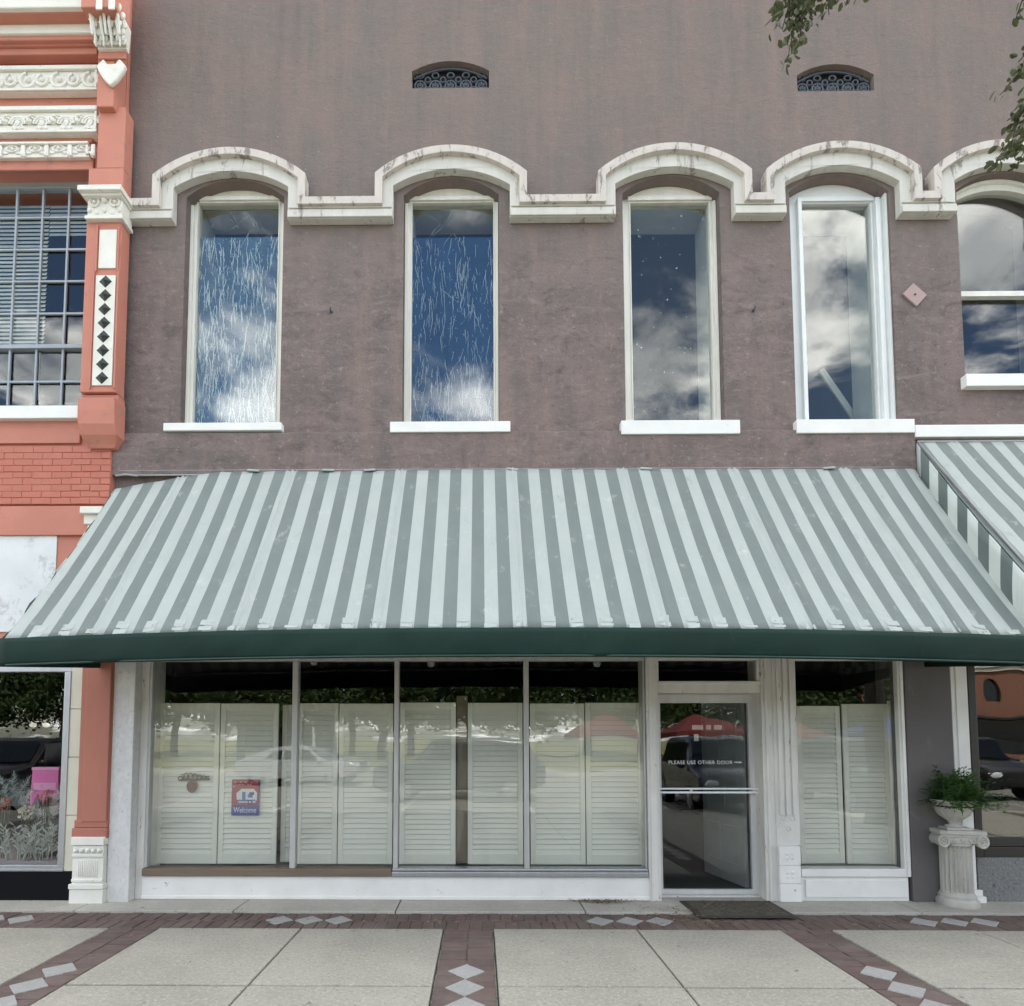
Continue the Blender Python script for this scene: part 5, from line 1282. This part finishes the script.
def loft_car(x, y, rz, col, label, kind='suv', grp='cars parked across the street'):
    t2 = thing('parked_car', (x, y, -.135), label, 'car', grp)
    L2 = 2.35 if kind == 'suv' else 2.3; H = 1.72 if kind == 'suv' else 1.45; Wd = .93
    if kind == 'suv': prof = [(-L2, .45), (-L2, .95), (-L2 + .15, 1.08), (-1.95, H - .12), (-1.7, H), (.35, H), (.55, H - .06), (1.15, 1.10), (2.1, .98), (L2, .82), (L2, .42), (2.0, .30), (-2.0, .30)]
    else: prof = [(-L2, .45), (-L2, .85), (-1.75, .98), (-1.05, H - .04), (-.7, H), (.35, H - .02), (.6, H - .1), (1.25, .95), (2.1, .82), (L2, .68), (L2, .40), (2.0, .27), (-2.0, .27)]
    b = B(); rings = []
    for (sy, k) in ((-1, .80), (-.93, .95), (-.8, 1), (0, 1.0), (.8, 1), (.93, .95), (1, .80)):
        ring = []
        for (px, pz) in prof:
            tuck = 1 - .18 * max(0, (pz - .95) / (H - .95)); ring.append(b.bm.verts.new((px * (1 - (1 - k) * .1), sy * Wd * tuck, pz - (1 - k) * .15 * (1 if pz > .9 else -.4))))
        rings.append(ring)
    n = len(prof)
    for a, c in zip(rings, rings[1:]):
        for k in range(n): b.bm.faces.new([a[k], a[(k + 1) % n], c[(k + 1) % n], c[k]])
    b.bm.faces.new(rings[0][::-1]); b.bm.faces.new(rings[-1])
    def put(name, b, mt, par=t2, sm=30, bev=0):
        o = obj(name, b, mt, None, smooth=sm, bevel=bev); o.parent = par; return o
    put('body', b, flat('car_paint_' + label.split()[0], col, .22, .3), bev=.05)
    b = B(); zl, zh = (1.10, H - .14) if kind == 'suv' else (.97, H - .13)
    for s in (-1, 1):
        y0, y1 = s * Wd * .985, s * Wd * (1 - .18 * (zh - .95) / (H - .95)) * 1.015
        segs = ((-1.85, -1.0), (-.9, -.1), (0, .75)) if kind == 'suv' else ((-1.15, -.45), (-.38, .95))
        for (u, v) in segs:
            top_v = min(v, .62 if kind == 'suv' else .55); top_u = max(u, -1.75 if kind == 'suv' else -.85)
            q = [(u, y0, zl), (v, y0, zl), (top_v, y1, zh), (top_u, y1, zh)]
            vs = [b.bm.verts.new(p) for p in q] + [b.bm.verts.new((p[0], p[1] - s * .03, p[2])) for p in q]
            for f in ((0,1,2,3),(7,6,5,4),(0,4,5,1),(1,5,6,2),(2,6,7,3),(3,7,4,0)): b.bm.faces.new([vs[i] for i in f])
    put('side_windows', b, flat('car_glass', (.01, .012, .014), .05), sm=False)
    b = B(); xf = (.62, 1.12) if kind == 'suv' else (.64, 1.2)
    vs = [b.bm.verts.new(p) for p in ((xf[1] + .02, -.78, 1.13 if kind == 'suv' else .98), (xf[1] + .02, .78, 1.13 if kind == 'suv' else .98), (xf[0], .68, H - .09), (xf[0], -.68, H - .09))]; b.bm.faces.new(vs)
    w_ = put('windscreen', b, flat('car_glass2', (.01, .012, .014), .05), sm=False); w_.modifiers.new('thick', 'SOLIDIFY').thickness = .02
    for sx in (-1.42, 1.45):
        for sy in (-1, 1):
            b = B(); b.tube([(sx, sy * .93, .34), (sx, sy * .72, .34)], .34, 24); wh = put('wheel', b, flat('tyre', (.02, .02, .02), .8))
            b = B(); b.tube([(sx, sy * .94, .34), (sx, sy * .90, .34)], .2, 20); 
            for k in range(5): b.tube([(sx, sy * .945, .34), (sx + .22 * cos(k * 1.257), sy * .945, .34 + .22 * sin(k * 1.257))], .03, 6)
            put('rim', b, flat('alloy', (.6, .6, .6), .3, .8), wh)
    for sy in (-1, 1):
        b = B(); b.ball((L2 - .04, sy * .68, .74 if kind == 'suv' else .64), .12, 2, (.6, 1.5, .8)); put('headlight', b, flat('lamp_glass', (.7, .72, .75), .1))
        b = B(); b.ball((.95, sy * 1.02, 1.12 if kind == 'suv' else .98), .11, 2, (.7, 1, .7)); put('mirror', b, flat('mirror_cap', col, .3))
    b = B(); b.box(L2 - .02, L2 + .015, -.45, .45, .5, .78); put('grille', b, flat('grille_black', (.015, .015, .015), .4), sm=False)
    t2.rotation_euler = (0, 0, rz); return t2
loft_car(-.6, -11.2, pi, (.09, .10, .105), 'charcoal sport utility car parked along the street opposite the louvered windows')
loft_car(-6.6, -16.5, .1, (.42, .42, .42), 'white saloon car parked on the left across the street', 'saloon')
loft_car(5.85, -8.8, R(96), (.03, .035, .05), 'dark blue sport utility car parked nose-in opposite the glass door')
loft_car(9.7, -9.4, R(97), (.13, .14, .145), 'grey sport utility car parked nose-in to the right of the dark blue one')
loft_car(14.5, -12.5, R(92), (.03, .03, .03), 'black sport utility car parked at the right end of the row')
loft_car(-11.6, -9.4, R(88), (.02, .02, .022), 'black sport utility car parked nose-in opposite the flower shop')
loft_car(19, -24, .1, (.65, .65, .66), 'white sport utility car parked far away near the brick block')
def canopy_tent(x, y, col, label):
    t2 = thing('canopy_tent', (x, y, -.15), label, 'canopy', 'pop-up canopies on the far lawn'); b = B()
    v = [b.bm.verts.new(p) for p in ((-1.6, -1.6, 2.0), (1.6, -1.6, 2.0), (1.6, 1.6, 2.0), (-1.6, 1.6, 2.0))]; w = [b.bm.verts.new((q.co.x, q.co.y, 1.75)) for q in v]; tp = b.bm.verts.new((0, 0, 3.0))
    for i in range(4): b.bm.faces.new([v[i], v[(i + 1) % 4], tp]); b.bm.faces.new([w[i], w[(i + 1) % 4], v[(i + 1) % 4], v[i]])
    o = obj('roof', b, flat('tent_' + label.split()[0], col, .8), None); o.parent = t2
    for sx in (-1, 1):
        for sy in (-1, 1):
            b = B(); b.tube([(sx * 1.55, sy * 1.55, 0), (sx * 1.55, sy * 1.55, 1.98)], .025, 6); o = obj('leg', b, m['alu'], None); o.parent = t2
RED = (.13, .022, .024)
canopy_tent(6.0, -24, RED, 'red pop-up canopy nearest the pale car'); canopy_tent(10.6, -23, RED, 'red pop-up canopy opposite the glass door'); canopy_tent(14.6, -24, RED, 'red pop-up canopy rightmost of the red ones'); canopy_tent(24.5, -31, (.03, .05, .18), 'blue pop-up canopy beside the red canopies')
def block(x, y, w, h, mat, label, arch_, name='brick_building'):
    t2 = thing(name, (x, y, -.15), label, 'building'); holes = []; nw = int(w / 3)
    for k in range(nw):
        cx = -w / 2 + w * (k + .5) / nw
        for z in ((4.8,) if h < 9 else (4.8, 8.2)): holes.append(arched(cx - .5, cx + .5, z, z + 1.5, z + (1.95 if arch_ else 1.52), 8))
    b = B(); b.prism(rect(-w / 2, w / 2, 0, h), -.15, .15, holes)
    o = obj('wall', b, mat, None); o.parent = t2
    b = B(); b.box(-w / 2, w / 2, -8, -.16, 0, h - .3); o = obj('rear_block', b, m['dark_int'], None); o.parent = t2
    b = B(); b.box(-w / 2 - .1, w / 2 + .1, .16, .4, h - .8, h - .5); b.box(-w / 2 - .1, w / 2 + .1, .16, .6, h - .45, h); o = obj('cornice', b, m['orn'], None); o.parent = t2
    b = B(); b.box(-w / 2 + .3, w / 2 - .3, .16, .22, .5, 3.2); o = obj('shop_windows', b, flat('far_glass', (.02, .025, .03), .1), None); o.parent = t2
    b = B(); b.box(-w / 2 + .2, w / 2 - .2, .16, 1.6, 3.3, 3.5); o = obj('street_canopy', b, flat('dark_canopy', (.03, .03, .03)), None); o.parent = t2
    for hl in holes:
        xs_ = [p[0] for p in hl]; zs_ = [p[1] for p in hl]; b = B(); b.box(min(xs_), max(xs_), -.1, -.05, min(zs_), max(zs_)); o = obj('window', b, flat('far_pane', (.02, .025, .03), .1), None); o.parent = t2
    return t2
block(44, -46, 22, 8.2, paint('far_brick', (.27, .12, .08), (.20, .09, .06), None, scale=2), 'two storey red brick block with arched windows, reflected in the right shop glass', True)
block(-22, -60, 8, 13, m['orn'], 'tall white building with dark windows far across the street', True, 'white_building')

# ================================================================== LIGHT
EL, ROT = R(52), R(12)
w = bpy.data.worlds.new('World'); S.world = w; w.use_nodes = True; nt = w.node_tree; nt.nodes.clear()
def N(ty, **kw):
    x = nt.nodes.new(ty)
    for k, v in kw.items(): setattr(x, k, v)
    return x
sky = N('ShaderNodeTexSky', sky_type='NISHITA', sun_disc=False, sun_elevation=EL, sun_rotation=ROT, air_density=1.0, dust_density=.6, ozone_density=3.0)
tc = N('ShaderNodeTexCoord'); sep = N('ShaderNodeSeparateXYZ'); nt.links.new(tc.outputs['Generated'], sep.inputs[0])
def MT(op, a, b=None):
    x = N('ShaderNodeMath', operation=op)
    for i, v in enumerate((a, b)):
        if v is None: continue
        if isinstance(v, (int, float)): x.inputs[i].default_value = v
        else: nt.links.new(v, x.inputs[i])
    return x.outputs[0]
zc = MT('ADD', MT('MAXIMUM', sep.outputs['Z'], 0.0), .12)
cmb = N('ShaderNodeCombineXYZ'); nt.links.new(MT('DIVIDE', sep.outputs['X'], zc), cmb.inputs[0]); nt.links.new(MT('DIVIDE', sep.outputs['Y'], zc), cmb.inputs[1])
mp = N('ShaderNodeMapping'); mp.inputs['Location'].default_value = (7.9, 2.3, 0); nt.links.new(cmb.outputs[0], mp.inputs[0])
n1 = N('ShaderNodeTexNoise'); n1.inputs['Scale'].default_value = 1.7; n1.inputs['Detail'].default_value = 9; n1.inputs['Roughness'].default_value = .6; n1.inputs['Distortion'].default_value = .25; nt.links.new(mp.outputs[0], n1.inputs['Vector'])
# the cloud deck is thick overhead and breaks up to blue low in the north
gap = N('ShaderNodeMapRange', interpolation_type='SMOOTHSTEP'); gap.inputs[1].default_value = .25; gap.inputs[2].default_value = .75; gap.inputs[3].default_value = 0; gap.inputs[4].default_value = .06
nt.links.new(MT('MULTIPLY', sep.outputs['Y'], -1.0), gap.inputs[0])
mr = N('ShaderNodeMapRange', interpolation_type='SMOOTHSTEP'); mr.inputs[1].default_value = .44; mr.inputs[2].default_value = .555; nt.links.new(MT('SUBTRACT', n1.outputs['Fac'], gap.outputs[0]), mr.inputs[0])
n2 = N('ShaderNodeTexNoise'); n2.inputs['Scale'].default_value = 2.6; n2.inputs['Detail'].default_value = 6; nt.links.new(mp.outputs[0], n2.inputs['Vector'])
cr = N('ShaderNodeMix', data_type='RGBA'); cr.inputs[6].default_value = (10.5, 10.7, 10.8, 1); cr.inputs[7].default_value = (30, 29.2, 27.6, 1); n2r = N('ShaderNodeMapRange', interpolation_type='SMOOTHSTEP'); n2r.inputs[1].default_value = .38; n2r.inputs[2].default_value = .66; nt.links.new(n2.outputs['Fac'], n2r.inputs[0]); nt.links.new(n2r.outputs[0], cr.inputs[0])
mx = N('ShaderNodeMix', data_type='RGBA'); nt.links.new(mr.outputs[0], mx.inputs[0]); nt.links.new(sky.outputs[0], mx.inputs[6]); nt.links.new(cr.outputs[2], mx.inputs[7])
bg = N('ShaderNodeBackground'); bg.inputs['Strength'].default_value = .10; nt.links.new(mx.outputs[2], bg.inputs[0])
ow = N('ShaderNodeOutputWorld'); nt.links.new(bg.outputs[0], ow.inputs[0])
sl = bpy.data.lights.new('sun', 'SUN'); sl.energy = 4.6; sl.angle = R(.5); sl.color = (1, .95, .87)
so = bpy.data.objects.new('sun', sl); COL.objects.link(so); so.location = (0, 20, 30)
sd = Vector((sin(ROT) * cos(EL), cos(ROT) * cos(EL), sin(EL)))
so.rotation_euler = (-sd).to_track_quat('-Z', 'Y').to_euler()
vs_ = S.view_settings; vs_.view_transform = 'Standard'; vs_.look = 'None'; vs_.exposure = 1.5; vs_.gamma = 1
S.cycles.max_bounces = 8; S.cycles.transparent_max_bounces = 16; S.cycles.glossy_bounces = 5; S.cycles.caustics_reflective = False; S.cycles.caustics_refractive = False
